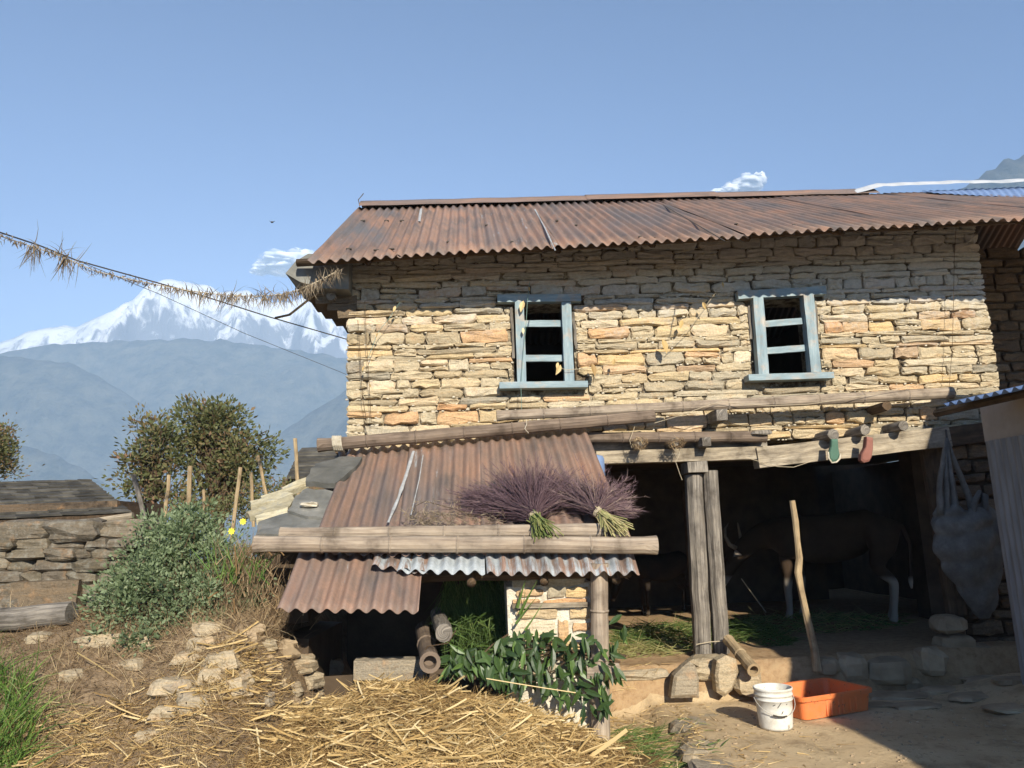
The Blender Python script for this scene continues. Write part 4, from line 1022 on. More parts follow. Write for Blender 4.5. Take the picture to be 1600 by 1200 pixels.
# ---- slipper and sock on the joist ends
m_gr = simple('faded_green_rubber', [(0, (.05, .11, .08)), (1, (.10, .18, .13))], 8, bump=.2)
sp1 = empty('slipper', at(1303, 700, 7.62), 'green rubber slipper hanging toe down from a joist end', 'slipper')
def flat(pts, Y, th, name, mat, parent):
    mb = MB(); P = [at(x, y, Y) for x, y in pts]; c = sum(P, Vector())/len(P); n = len(P)
    vs = P+[p+Vector((0, th, 0)) for p in P]+[c+(p-c)*.8+Vector((0, -.012, 0)) for p in P]
    mb.add(vs, [(i, (i+1) % n, (i+1) % n+n, i+n) for i in range(n)]+[(i, i+2*n, (i+1) % n+2*n, (i+1) % n) for i in range(n)]+[tuple(range(2*n, 3*n)), tuple(range(n, 2*n))[::-1]]); return mb.build(name, mat, parent)
flat([(1299, 686), (1309, 686), (1310, 700), (1312, 712), (1308, 720), (1301, 722), (1296, 718), (1295, 708), (1298, 698)], 7.60, .03, 'sole', m_gr, sp1)
mb = MB(); tube(mb, [at(x, y, 7.59) for x, y in ((1294, 706), (1295, 716), (1300, 723), (1307, 722), (1312, 717), (1313, 709))], .008, 6); mb.build('rim', m_chip, sp1)
o = flat([(1354, 682), (1364, 684), (1364, 700), (1362, 714), (1358, 721), (1350, 723), (1345, 719), (1346, 710), (1352, 699)], 7.58, .06, 'sock', simple('faded_red_cloth', [(0, (.19, .08, .06)), (1, (.29, .13, .10))], 8, bump=.4), None)
tag(o, 'faded red sock hanging from a joist end right of the green slipper', 'sock')
o = MB(); rock(o, at(1190, 676, 7.72), (.22, .1, .05), rg, 8, 5); tag(o.build('wood_chip', m_wood), 'flat dark stub of wood at the right end of the short dark pole', 'wood stub')
# straw wads tied round joists
for px, lab in ((1000, 'left straw wad bound to a joist above the beam'), (1058, 'right straw wad bound to a joist above the beam')):
    mb = MB(); c = at(px, 693, 7.60)
    for i in range(150):
        a = rg.uniform(0, 6.28); r = rg.uniform(.02, .075); ribbon(mb, c+Vector((math.cos(a)*r*1.1, rg.uniform(-.05, .08), math.sin(a)*r*.8)), (-math.sin(a), rg.uniform(-.5, .5), math.cos(a)), rg.uniform(.04, .09), .007, rg, 2, .8)
    tag(mb.build('straw_wad', m_weed), lab, 'straw')
# blue container peeping out
mb = MB(); c = at(944, 728, 7.75); lathe(mb, c-Vector((.10, 0, .12)), [(.001, 0), (.10, 0), (.105, .02), (.105, .19), (.09, .22), (.03, .235), (.001, .235)], 18); tag(mb.build('blue_can', m_blue, smooth=True), 'blue plastic can half hidden behind the lean-to roof', 'can')
#__PART3__

# ================================================================== straw and weeds
rg = random.Random(23)
def ylim(x): return 6.4 if x > -.9 else (6.08+(x+.9)*.36)
def heap(x, y):
    A = .60*math.exp(-((x+.60)/.95)**2)+.16*math.exp(-((x-.45)/.5)**2)+(.14*math.exp(-((x+2.1)/1.0)**2)*(1-ss(ylim(x)-.5, ylim(x), y)))
    if y > ylim(x): A *= max(0, 1-(y-ylim(x))*3)
    f_ = ss(4.1, 5.95, y)*(1-.75*ss(6.0, 6.5, y)); return A*f_+.03*nz(x, y, 3)+.015*nz(x, y, 9)
def hz(x, y): return max(gz(x, y), (gz(x, y) if x > -1 else min(gz(x, y), .0))+heap(x, y))
k = M('trampled_straw_bed', .9, .1); n1 = k.noise(k.co('Object', (1, 1, 1)), 30, 6, .75, 1.5); n2 = k.noise(k.co('Object'), 5, 5, .6)
k.colr(k.mix(k.g(n2, .4, .65), k.ramp(n1, [(.35, (.06, .035, .018)), (.6, (.22, .14, .06))]), k.ramp(n1, [(.35, (.12, .075, .035)), (.6, (.36, .24, .10))]))); k.bump(n1, 1.0, .03); m_bed = k.m
mb = MB(); nx_, ny_ = 90, 60; vs = []
for j in range(ny_+1):
    for i in range(nx_+1):
        x = -3.2+4.5*i/nx_; y = 4.1+2.5*j/ny_; vs.append((x, y, hz(x, y)-.004+(-.03 if hz(x, y) <= gz(x, y)+.01 else 0)))
mb.add(vs, [(j*(nx_+1)+i, j*(nx_+1)+i+1, (j+1)*(nx_+1)+i+1, (j+1)*(nx_+1)+i) for j in range(ny_) for i in range(nx_)])
sb = empty('straw_heap', (-.7, 5.6, 0), 'sunlit heap of golden straw and maize stalks in front of the lean-to', 'straw')
mb.build('bed', m_bed, sb, kind='stuff', smooth=True)
mb = MB()
def blade(x, y, L, wd_, lift=.0, tilt=.35, u=None):
    a = rg.uniform(0, 2*math.pi); d = Vector((math.cos(a), math.sin(a)*.8, rg.uniform(-.12, tilt)))
    z = hz(x, y)+rg.uniform(0, .035)+lift; ribbon(mb, Vector((x, y, z))-d*L*.4, d, L, wd_, rg, 3 if L > .1 else 2, .22 if wd_ > .008 else .65, u=u, taper=wd_ < .008, fold=.6)
cnt = 0
while cnt < 26000:
    x = rg.uniform(-3.1, 1.35); y = rg.uniform(4.2, 6.35); h_ = heap(x, y)
    dens = min(1, max(0, (h_-.03)*5)); e_ = 1-ss(ylim(x)-.15, ylim(x)+.1, y)
    if x < -1.0: dens = max(dens, .75)
    if rg.random() > dens*e_: continue
    cnt += 1; t_ = rg.random()
    pt_ = nz(x, y, 2.3, 5)+.4*nz(x, y, 7); dk = pt_ < -.05
    if t_ < (.9 if dk else .70): blade(x, y, rg.uniform(.04, .17), rg.uniform(.0025, .0055), .02*rg.random(), u=rg.betavariate(1.2, 3.2) if dk else rg.betavariate(1.5, 1.7))
    elif t_ < .96: blade(x, y, rg.uniform(.08, .26), rg.uniform(.005, .009), u=rg.betavariate(2.2, 1.5))
    else: blade(x, y, rg.uniform(.10, .32), rg.uniform(.009, .015), .01, u=rg.uniform(.45, 1))
for px, py, ex, ey, w_ in ((215, 1085, 345, 1000, .018), (505, 1190, 575, 1150, .02), (350, 1180, 380, 1130, .02), (262, 1170, 430, 1105, .02), (700, 1130, 735, 1180, .022), (640, 1095, 665, 1130, .022), (980, 1140, 925, 1185, .035), (595, 1110, 600, 1150, .02),
        (120, 1020, 205, 1065, .012), (205, 1060, 235, 1140, .012), (900, 1180, 960, 1150, .028), (530, 1145, 590, 1180, .02), (760, 1060, 900, 1085, .010), (700, 1165, 660, 1120, .02), (250, 1130, 254, 1085, .012), (235, 1130, 240, 1080, .012)):
    a = at(px, py, 5.45 if py > 1100 else 5.7); b = at(ex, ey, 5.5 if ey > 1100 else 5.75)
    d = b-a; ribbon(mb, a, d, d.length, w_, rg, 3, .08, taper=False, fold=.5, u=rg.uniform(.7, 1))
mb.build('straw_stalks', m_straw, sb, kind='stuff')
# loose straw and cut leaves scattered over the ground on the right
mb = MB()
for i in range(1100):
    x = rg.gauss(1.15, .45); y = rg.uniform(5.3, 7.6)
    if x < .7: x = .7+rg.random()*.3
    a = rg.uniform(0, 6.28); ribbon(mb, (x, y, gz(x, y)+.008), (math.cos(a), math.sin(a), rg.uniform(-.02, .12)), rg.uniform(.05, .20), rg.uniform(.004, .010), rg, 2, .3, u=rg.betavariate(1.5, 1.2))
tag(mb.build('scattered_straw', m_straw), 'loose straw scattered over the ground by the bamboo post', 'straw', kind='stuff')
mb = MB()
for i in range(420):
    x = rg.gauss(1.18, .20); y = rg.uniform(5.75, 6.9); a = rg.uniform(-.6, .9)
    ribbon(mb, (x, y, gz(x, y)+.012), (math.cos(a), math.sin(a), rg.uniform(-.02, .25)), rg.uniform(.08, .28), rg.uniform(.006, .014), rg, 3, .4, u=rg.uniform(.1, .8), grav=.1)
tag(mb.build('cut_grass', m_fodder), 'strewn blades of cut green grass at the foot of the bamboo post', 'grass', kind='stuff')
mb = MB()
for i in range(330):
    x = rg.uniform(1.6, 4.4); y = rg.uniform(5.0, 7.4); s_ = rg.uniform(.006, .022); rock(mb, (x, y, gz(x, y)+s_*.15), (s_*1.4, s_*1.2, s_*.7), rg, 5, 3, .2)
tag(mb.build('grit', m_pave), 'grit and crumbs of earth lying on the dusty yard', 'grit', kind='stuff')
# fodder on the stable floor
def fodder(cx, cy, rx, ry, h, n, label, um=(.0, 1.0), drop=0):
    mb = MB()
    for i in range(n):
        a = rg.uniform(0, 6.28); r = math.sqrt(rg.random()); x = cx+math.cos(a)*r*rx; y = cy+math.sin(a)*r*ry
        z = gz(x, y)+h*(1-r*r)*rg.random(); b_ = rg.uniform(0, 6.28)
        ribbon(mb, (x, y, z), (math.cos(b_), math.sin(b_), rg.uniform(-.1, .45)), rg.uniform(.10, .34), rg.uniform(.007, .016), rg, 3, .4, u=rg.uniform(*um), grav=.15)
    tag(mb.build('fodder', m_fodder), label, 'fodder', 'heaps of cut grass on the stable floor', 'stuff')
fodder(2.25, 9.3, .75, .9, .16, 1500, 'cut green grass heaped on the floor left of the paired posts')
fodder(3.15, 9.2, .30, .9, .16, 700, 'cut green grass on the floor just right of the paired posts', (0, .6))
fodder(4.1, 10.0, 1.3, .9, .08, 1200, 'trampled fodder under the standing cow', (.3, 1))
fodder(1.75, 8.5, .5, .5, .03, 500, 'dry fodder crumbs on the lit edge of the stable floor', (.75, 1))

# leafy branches stacked between post and opening
lb = empty('leafy_branches', at(820, 1080, 6.0), 'pile of freshly cut branches with glossy dark green leaves under the lean-to edge', 'branches')
mb = MB(); stems = []
for i in range(16):
    a = at(rg.uniform(930, 980), rg.uniform(1010, 1060), 6.15) if i % 3 else at(rg.uniform(800, 900), rg.uniform(985, 1010), 6.2); b = at(rg.uniform(700, 900), rg.uniform(1005, 1075), 5.92+rg.uniform(0, .1))
    P = line(a, b, 6, -.05, .02, rg); stems.append(P); tube(mb, P, [.008, .007, .006, .006, .005, .004, .003], 5)
mb.build('twigs', m_dkwood, lb, kind='stuff')
LC = []
for i in range(290):
    px = rg.uniform(700, 962); f_ = (px-700)/262; top = 1000+20*math.sin(f_*3.1)*-1 if px > 780 else 1012; bot = 1062+44*min(1, max(0, (px-740)/110)); py = rg.uniform(top, bot-22); LC.append((px, py))
LC += [(930+rg.uniform(-18, 18), 1090+rg.uniform(-20, 25)) for _ in range(10)]+[(972, 960), (968, 985), (975, 975), (965, 1000)]
LC.sort(key=lambda c: c[1])
for px, py in LC:
    p = at(px, py, 5.99+rg.uniform(-.07, .10)-(py-1000)*.0006); d = Vector((rg.gauss(0, .45), rg.uniform(-.55, .1), -1)) if rg.random() < .72 else Vector((rg.uniform(-1, 1), rg.uniform(-.6, .1), rg.uniform(-.6, .3)))
    mb = MB(); leaf(mb, p, d, (rg.uniform(-.6, .6), -1, .25), rg.uniform(.09, .165), rg.uniform(.030, .050), rg.betavariate(1.2, 1.8), rg.uniform(.05, .3), rg.uniform(-.1, .35)); mb.build('leaf', m_leaf, lb)
# dark hanging fodder inside the lean-to
mb = MB()
for i in range(1500):
    px = rg.uniform(690, 812); py = rg.uniform(902, 960); p = at(px, py, 6.75+rg.uniform(0, .35))
    ribbon(mb, p, (rg.gauss(.15, .4), rg.uniform(-.3, .1), -1), rg.uniform(.15, .42), rg.uniform(.006, .014), rg, 3, .5, u=rg.uniform(0, .7), grav=.3)
for i in range(500):
    px = rg.uniform(700, 850); py = rg.uniform(960, 1040); p = at(px, py, 6.6+rg.uniform(0, .3))
    ribbon(mb, p, (rg.gauss(.1, .8), rg.uniform(-.2, .1), rg.uniform(-1, .6)), rg.uniform(.15, .32), rg.uniform(.008, .016), rg, 3, .5, u=rg.uniform(0, .6), grav=.3)
tag(mb.build('hanging_fodder', m_fodder), 'bundle of grass stuffed under the lean-to tin left of the pale pier', 'fodder', kind='stuff')
mb = MB()
for px, py, dx, dz, L in ((812, 960, .5, 1, .30), (806, 975, .7, 1, .26), (815, 965, .25, 1, .22), (820, 985, .7, .8, .25), (808, 950, .35, 1, .24)):
    ribbon(mb, at(px, py, 6.05), (dx, -.05, dz), L, .026, rg, 4, .2, u=.5)
tag(mb.build('green_blades', m_fodder), 'broad green grass blades standing against the pale pier', 'grass', kind='stuff')

# ---- brooms
def broom(tie, butt, fans, n, label, tint, stalk_u, Y0):
    b_ = empty('grass_broom', tie, label, 'broom', 'broom grass bundles on the lean-to roof')
    mb = MB(); T = Vector(tie)
    for i in range(n):
        (px, py, Yf, sp_) = rg.choice(fans); e = at(px+rg.gauss(0, sp_*1.12), py+rg.gauss(0, sp_*.62), Yf+rg.uniform(-.05, .12)); e.z = max(e.z, 0)
        s0 = T+Vector((rg.gauss(0, .02), rg.gauss(0, .02), rg.gauss(0, .02))); d = e-s0; L = d.length; dn = d.normalized()
        mid = s0.lerp(e, .5)+Vector((0, 0, rg.uniform(-.01, .03)))
        u = min(1, max(0, rg.gauss(tint, .2)))
        P = [s0, mid, e+Vector((0, 0, -.03))]; side = dn.cross(Vector((0, -1, .4))).normalized(); nr = side.cross(dn)
        vs = []; uv = []
        for q, p in enumerate(P): w_ = (.004, .003, .0012)[q]*.5; vs += [p-side*w_, p+nr*w_, p+side*w_]; uv += [(u, 0)]*3
        mb.add(vs, [(q*3, q*3+1, q*3+4, q*3+3) for q in range(2)]+[(q*3+1, q*3+2, q*3+5, q*3+4) for q in range(2)], uv)
        for q in range(13):       # fine branchlets of the plume
            t = rg.uniform(.38, 1); p = s0.lerp(mid, t*2) if t < .5 else mid.lerp(P[2], t*2-1)
            v = (dn+Vector((rg.gauss(0, .28), rg.gauss(0, .2), rg.gauss(0, .28)))).normalized(); l_ = rg.uniform(.05, .13); w_ = .0019
            e2 = p+v*l_+Vector((0, 0, -.012)); mb.add([p-side*w_, p+side*w_, e2], [(0, 1, 2)], [(u+rg.uniform(-.1, .1), 0)]*3)
    mb.build('plume', m_plume, b_, kind='stuff')
    mb = MB()
    for i in range(100):
        e = at(butt[0]+rg.gauss(0, butt[2]), butt[1]+rg.gauss(0, butt[3]), Y0-.06+rg.uniform(-.03, .05)); s0 = T+Vector((rg.gauss(0, .018), rg.gauss(0, .018), rg.gauss(0, .018)))
        tube(mb, [s0, s0.lerp(e, .5)+Vector((0, 0, .01)), e], .0042, 4, cap=True); u = rg.uniform(*stalk_u); mb.uv[-(3*5+2):] = [(u, 0)]*(3*5+2)
    mb.build('stalks', m_stalk, b_, kind='stuff')
    mb = MB(); d = (at(butt[0], butt[1], Y0)-T).normalized(); _, s_, u_ = fr(d)
    for q in range(3):
        tube(mb, [T+d*(.01*q-.01)+s_*math.cos(a)*.042+u_*math.sin(a)*.042 for a in [k_*.7 for k_ in range(10)]], .004, 5)
    mb.build('tie', m_twine, b_); return b_
broom(at(834, 806, 6.12), (852, 832, 9, 8), [(760, 775, 6.55, 26), (790, 750, 6.65, 26), (830, 745, 6.75, 26), (850, 740, 6.75, 26), (875, 765, 6.6, 26), (755, 790, 6.5, 24), (740, 770, 6.55, 12)], 900, 'left bundle of purple broom grass with green stalk ends', .40, (.0, .65), 6.0)
broom(at(934, 800, 6.12), (968, 825, 12, 7), [(890, 755, 6.6, 26), (930, 755, 6.6, 26), (965, 780, 6.4, 14), (955, 760, 6.5, 18), (900, 775, 6.5, 22), (975, 795, 6.3, 9)], 560, 'right bundle of brownish broom grass with straw coloured stalks pointing right', .66, (.55, 1), 6.02)
mb = MB()
for i in range(420):
    px = rg.choice([rg.gauss(700, 25), rg.uniform(640, 790), rg.gauss(660, 18)]); p = at(px, rg.uniform(800, 822), 6.24); ribbon(mb, p, (rg.uniform(-1, 1), rg.uniform(-.3, .3), rg.uniform(-.2, .6)), rg.uniform(.03, .09), .006, rg, 2, .6, u=rg.uniform(.3, 1))
tag(mb.build('dry_litter', m_dryleaf), 'withered leaves and stalks caught behind the upper roof pole', 'leaves', kind='stuff')
mb = MB(); tube(mb, [at(x, y, 6.4) for x, y in ((640, 815), (650, 790), (665, 783), (690, 790), (715, 797), (735, 805))], .003, 4)
for i in range(60):
    p = at(rg.uniform(640, 720), rg.uniform(782, 800), 6.38); ribbon(mb, p, (rg.uniform(-1, 1), 0, rg.uniform(-1, 1)), .03, .008, rg, 2, .5, u=rg.uniform(.4, 1))
tag(mb.build('dead_vine', m_dryleaf), 'withered vine lying across the middle of the lean-to tin', 'vine')

# ================================================================== left side
# dry stone wall
dw = empty('dry_stone_wall', (-3.4, 6.7, 1.0), 'mossy dark dry stone wall at the far left below the slate roof', 'wall')
DK = m_dkstone
y = 822; rows = [(815, 842), (842, 858), (858, 874), (874, 892), (892, 912), (912, 930), (930, 952), (952, 972)]
mb = MB(); p0 = at(-420, 1005, 6.85); p1 = at(190, 832, 6.85); box(mb, ((p0.x+p1.x)/2, 7.0, (p0.z+p1.z)/2), (p1.x-p0.x, .28, p1.z-p0.z), .02, rg); mb.build('fill', m_mud, dw)
for y0, y1 in rows:
    x = -420+rg.uniform(0, 30)
    while x < 205-(y1-820)*.15:
        w_ = rg.uniform(28, 68)
        if y0 == 815: w_ *= 1.6
        if 912 <= y0 < 950 and 20 < x < 110: x += w_*.7; continue
        c = at(x+w_/2, (y0+y1)/2, 6.78+rg.uniform(-.05, .05)); s_ = (w_/FPX*7.1*1.06, .3, (y1-y0)/FPX*7.1*1.15)
        mb = MB(); rock(mb, c, s_, rg, 9, 7, .16); mb.build('stone', DK, dw); x += w_
mb = MB(); box(mb, at(74, 930, 6.64), (.52, .14, .24), .015, rg); mb.build('stone', m_brownstone, dw)['label'] = 'large flat brown block in the wall'
mb = MB(); a = at(-130, 982, 6.25); b = at(112, 958, 6.15); tube(mb, line(a, b, 6, 0, .008), .085, 12, jit=.04); tag(mb.build('fallen_log', m_wood), 'thick grey log lying at the foot of the dry stone wall', 'log')
# slate roofed hut behind it
hut = empty('slate_hut', (-4.8, 9.2, 1.2), 'low hut with dark slate roof behind the dry stone wall at the left edge', 'hut')
ra, rb = at(-400, 765, 10.4), at(140, 750, 10.4); ea, eb = at(-450, 838, 8.7), at(206, 803, 8.7)
mb = MB(); prism(mb, [ea, eb, rb, ra], (0, .4, -.9), .05); mb.build('roof_deck', m_dkwood, hut)
m_tile = simple('dark_mossy_slate_tile', [(.3, (.05, .045, .038)), (.5, (.085, .078, .065)), (.68, (.13, .12, .10)), (.75, (.26, .23, .18))], 5, bump=.8, bd=.012, bs=18, rv=.45)
NR = 11
for r_ in range(NR):
    t0, t1 = r_/NR, min((r_+1.35)/NR, 1); s = -.01; 
    while s < 1:
        ds = rg.uniform(.03, .06); e_ = rg.uniform(-.012, .012)
        q = [ea.lerp(eb, s).lerp(ra.lerp(rb, s), max(0, t0+e_)), ea.lerp(eb, min(1, s+ds)).lerp(ra.lerp(rb, min(1, s+ds)), max(0, t0+e_+rg.uniform(-.01, .01))), ea.lerp(eb, min(1, s+ds)).lerp(ra.lerp(rb, min(1, s+ds)), t1), ea.lerp(eb, s).lerp(ra.lerp(rb, s), t1)]
        up = Vector((0, -.35, .9)); q = [q[0]+up*.040, q[1]+up*.036, q[2]+up*.012, q[3]+up*.014]
        mb = MB(); prism(mb, [p+up*rg.uniform(-.004, .004) for p in q], -up, .018); mb.build('slate', m_tile, hut); s += ds
mb = MB(); tube(mb, line(at(125, 818, 8.66), at(208, 805, 8.66), 4), .035, 6); mb.build('eave_pole', m_beam, hut)
mb = MB(); tube(mb, line(at(188, 806, 8.75), at(193, 840, 8.75), 2), .028, 6); mb.build('corner_post', m_beam, hut)
mb = MB(); box(mb, ((ea.x+eb.x)/2, 9.6, 1.4), (eb.x-ea.x-.5, 1.4, 1.4)); mb.build('wall', m_brownstone, hut)
# far hut behind the slate stack
fh = empty('far_slate_hut', at(500, 730, 14), 'distant stepped slate roof showing between the tree and the corner of the house', 'hut')
for i in range(8):
    mb = MB(); z0 = 744-i*5.4; x0 = 448+i*2.5; a = at(x0, z0, 14-i*-.18); b = at(560, z0-3, 14+i*.18); prism(mb, [a, b, b+Vector((0, .35, .12)), a+Vector((0, .35, .12))], (0, 0, -1), .05); mb.build('slate_course', m_tile, fh)
mb = MB(); c = at(505, 752, 14.6); box(mb, c-Vector((0, 0, .3)), (1.3, .8, .7)); mb.build('wall', m_brownstone, fh)

# foliage helper: leaflets in clumps carried by twigs
def clumps(mb, blobs, nclump, nleaf, size, rgc, spread=.12, asp=.45, shade=None, ubias=0.0, up=.4):
    tot = sum(b[3]*b[4]*b[5] for b in blobs)
    for bx, by, bz, rx, ry, rz in blobs:
        nb2 = max(3, int(nclump*rx*ry*rz/tot))
        for _ in range(nb2):
            v = Vector((rgc.gauss(0, 1), rgc.gauss(0, 1), rgc.gauss(0, 1))).normalized()*(rgc.random()**.38)
            c = Vector((bx+v.x*rx, by+v.y*ry, bz+v.z*rz)); ub = rgc.uniform(0, 1); sp_ = spread*rgc.uniform(.6, 1.3)
            for _ in range(nleaf):
                o_ = Vector((rgc.gauss(0, 1), rgc.gauss(0, 1), rgc.gauss(0, .8)))*sp_*.55
                d = (o_.normalized()+Vector((0, 0, up))+v*.4); L = size*rgc.uniform(.6, 1.4)
                s_ = d.cross(Vector((rgc.uniform(-1, 1), rgc.uniform(-1, 1), rgc.uniform(-1, 1)))).normalized()*L*asp*.5; d = d.normalized()*L
                p = c+o_; u = min(1, max(0, ub*.6+rgc.uniform(0, .4)+ubias))
                mb.add([p, p+d*.5-s_, p+d, p+d*.5+s_], [(0, 1, 2, 3)], [(u, 0)]*4)
def fringe(blobs, k_, r0, r1):
    out = list(blobs)
    for _ in range(k_):
        b = rg.choice(blobs); v = Vector((rg.gauss(0, 1), rg.gauss(0, .6), rg.gauss(.35, 1))).normalized(); r = rg.uniform(r0, r1)
        out.append((b[0]+v.x*b[3]*1.1, b[1]+v.y*b[4], b[2]+v.z*b[5]*1.12, r, r, r*rg.uniform(.7, 1.3)))
    return out
def pxblob(px, py, rx, ry, Y, dep):
    c = at(px, py, Y); k_ = (Y)/FPX*1.0; return (c.x, Y, c.z, rx*k_, dep, ry*k_)
# mugwort bush
bush = empty('green_bush', at(270, 1010, 6.3), 'bushy blue green shrub growing on the bank beside the lean-to', 'bush')
B = [pxblob(265, 850, 70, 52, 6.55, .32), (pxblob(330, 875, 62, 52, 6.5, .30)), pxblob(225, 905, 60, 45, 6.35, .28), pxblob(300, 940, 75, 48, 6.25, .28), pxblob(180, 945, 45, 32, 6.2, .2), pxblob(370, 925, 40, 40, 6.3, .22), pxblob(215, 985, 48, 28, 6.05, .16), pxblob(290, 820, 40, 26, 6.6, .2), pxblob(330, 985, 35, 22, 6.1, .14), pxblob(240, 1008, 26, 15, 5.95, .1)]
B = fringe(B, 26, .05, .10); mb = MB(); clumps(mb, B, 520, 34, .034, rg, .070, .5); mb.build('foliage', m_bush, bush, kind='stuff')
mb = MB(); root = at(265, 1000, 6.35)
for b in B:
    for q in range(3):
        e = Vector((b[0]+rg.uniform(-.8, .8)*b[3], b[1]+rg.uniform(-.8, .8)*b[4], b[2]+rg.uniform(-.6, .8)*b[5])); tube(mb, line(root+Vector((rg.uniform(-.2, .2), rg.uniform(-.1, .1), 0)), e, 4, -.04, .02, rg), [.010, .008, .006, .004, .002], 4)
mb.build('stems', m_weed, bush)
# brown patch of dry weed and tall stalks right of it
wd = empty('dry_weeds', at(390, 960, 6.2), 'dry brown stalks and reeds with two yellow flowers beside the bush', 'weeds')
mb = MB()
for i in range(1500):
    px = rg.gauss(385, 28); py = rg.uniform(830, 1000)+abs(px-385)*.4; p = at(px, py+30, 6.15+rg.uniform(-.1, .25)); ribbon(mb, p, (rg.gauss(.05, .35), rg.gauss(0, .2), 1), rg.uniform(.08, .26), rg.uniform(.003, .008), rg, 3, .5, u=rg.betavariate(1.5, 1.5), grav=.1)
mb.build('stalks', m_weed, wd, kind='stuff')
mb = MB()
for i in range(46):
    p = at(rg.choice([rg.gauss(365, 8), rg.gauss(402, 9), rg.gauss(350, 18)]), rg.uniform(885, 915), 6.1); ribbon(mb, p, (rg.gauss(0, .45), rg.gauss(0, .2), 1), rg.uniform(.14, .30), .013, rg, 4, .35, u=rg.uniform(.1, .8), grav=.15)
mb.build('reeds', m_grass, wd, kind='stuff')
m_yel = simple('yellow_petal', [(0, (.75, .62, .04)), (1, (.85, .74, .08))], 5, bump=0)
for px, py in ((380, 815), (362, 830)):
    mb = MB(); c = at(px, py, 6.2)
    for q in range(8): a = q*.785; leaf(mb, c, (math.cos(a), -.3, math.sin(a)), (0, -1, 0), .030, .016, .5, 0, 0)
    mb.build('flower', m_yel, wd)
mb = MB()
for x0, y0, x1, y1, Y in ((424, 843, 444, 868, 6.0), (405, 845, 425, 868, 6.0), (366, 850, 370, 900, 6.0), (365, 935, 367, 958, 5.95), (325, 935, 340, 925, 5.9), (425, 925, 435, 935, 5.9)):
    tube(mb, line(at(x0, y0, Y), at(x1, y1, Y), 3, 0, .004, rg), .005, 5)
mb.build('twigs', m_straw, wd)
# matted dry growth over the bank
mb = MB(); n = 0
while n < 42000:
    x = rg.uniform(-4.0, -1.0); y = rg.uniform(4.4, 6.5); 
    if hz(x, y) > gz(x, y)+.02: n += 1; continue
    n += 1; d = Vector((rg.gauss(0, .8), rg.gauss(-.3, .5), rg.uniform(-.2, 1))); ribbon(mb, (x, y, gz(x, y)-.01), d, rg.uniform(.03, .13), rg.uniform(.003, .007), rg, 2, .7, u=rg.betavariate(1.3, 2.1), grav=.3)
for i in range(5200):
    x = rg.uniform(-3.8, -1.1); y = rg.uniform(4.6, 6.45)
    if nz(x, y, 2.1, 9) < -.02: continue
    ribbon(mb, (x, y, gz(x, y)), (rg.gauss(0, .5), rg.gauss(-.2, .3), rg.uniform(.1, 1)), rg.uniform(.06, .24), rg.uniform(.003, .006), rg, 3, .7, u=rg.uniform(.75, 1), grav=.25)
tag(mb.build('dead_weeds', m_weed), 'matted dead brown weeds covering the earth bank', 'weeds', kind='stuff')
bs_ = empty('bank_stones', (-2.0, 6.0, .6), 'half buried pale stones showing through the weeds of the bank', 'stones')
for px, py, sx, sy in ((150, 1005, .5, .12), (215, 1005, .22, .12), (285, 1078, .26, .14), (300, 1100, .22, .14), (270, 1075, .3, .12), (320, 1010, .22, .12), (345, 1035, .26, .14), (330, 1060, .2, .14), (300, 1030, .24, .10), (235, 1150, .22, .1), (205, 1040, .2, .1), (262, 1118, .22, .12), (370, 1075, .16, .14), (60, 1000, .22, .1), (110, 1060, .16, .1), (330, 985, .3, .12)):
    # lay it where the line of sight meets the bank
    q = ray(px, py); t = 4.5
    while t < 9:
        P = CAM+q*t
        if P.z < gz(P.x, P.y): break
        t += .02
    mb = MB(); rock(mb, P+Vector((0, .04, .0)), (sx, .2, sy), rg, 9, 7, .2, rg.uniform(-.3, .3)); mb.build('stone', m_pale, bs_)
# fresh grass at the left edge
def tuft(name, px0, px1, py0, py1, Y, n, label, L=(.15, .34), w_=(.010, .018), mat=None):
    mb = MB()
    for i in range(n):
        px = rg.uniform(px0, px1); py = rg.uniform(py0, py1); p = march(px, py); ribbon(mb, p, (rg.gauss(.25, .4), rg.gauss(-.1, .25), 1), rg.uniform(*L), rg.uniform(*w_), rg, 4, .4, u=rg.betavariate(1.6, 1.4), grav=.35)
    return tag(mb.build(name, mat or m_grass), label, 'grass', kind='stuff')
tuft('grass_clump', -130, 48, 1062, 1215, 5.1, 620, 'bright green grass clump at the left edge on the bank', (.16, .46), (.009, .017))
tuft('grass_clump', -40, 22, 1200, 1290, 4.9, 120, 'lower grass blades at the bottom left corner', (.12, .24))
# dark strap across the stones
mb = MB(); pts = [at(x, y, 5.98) for x, y in ((386, 985), (381, 1015), (371, 1045), (361, 1075))]; tube(mb, pts, .022, 6, flat=.3); tag(mb.build('dark_stick', m_dkwood), 'dark flat stick leaning against the pale stones left of the lean-to', 'stick')
mb = MB(); tube(mb, [at(x, y, 6.0) for x, y in ((655, 1035), (668, 1010), (700, 1005), (712, 985))], .004, 4); mb.build('shoot', m_weed, lt)

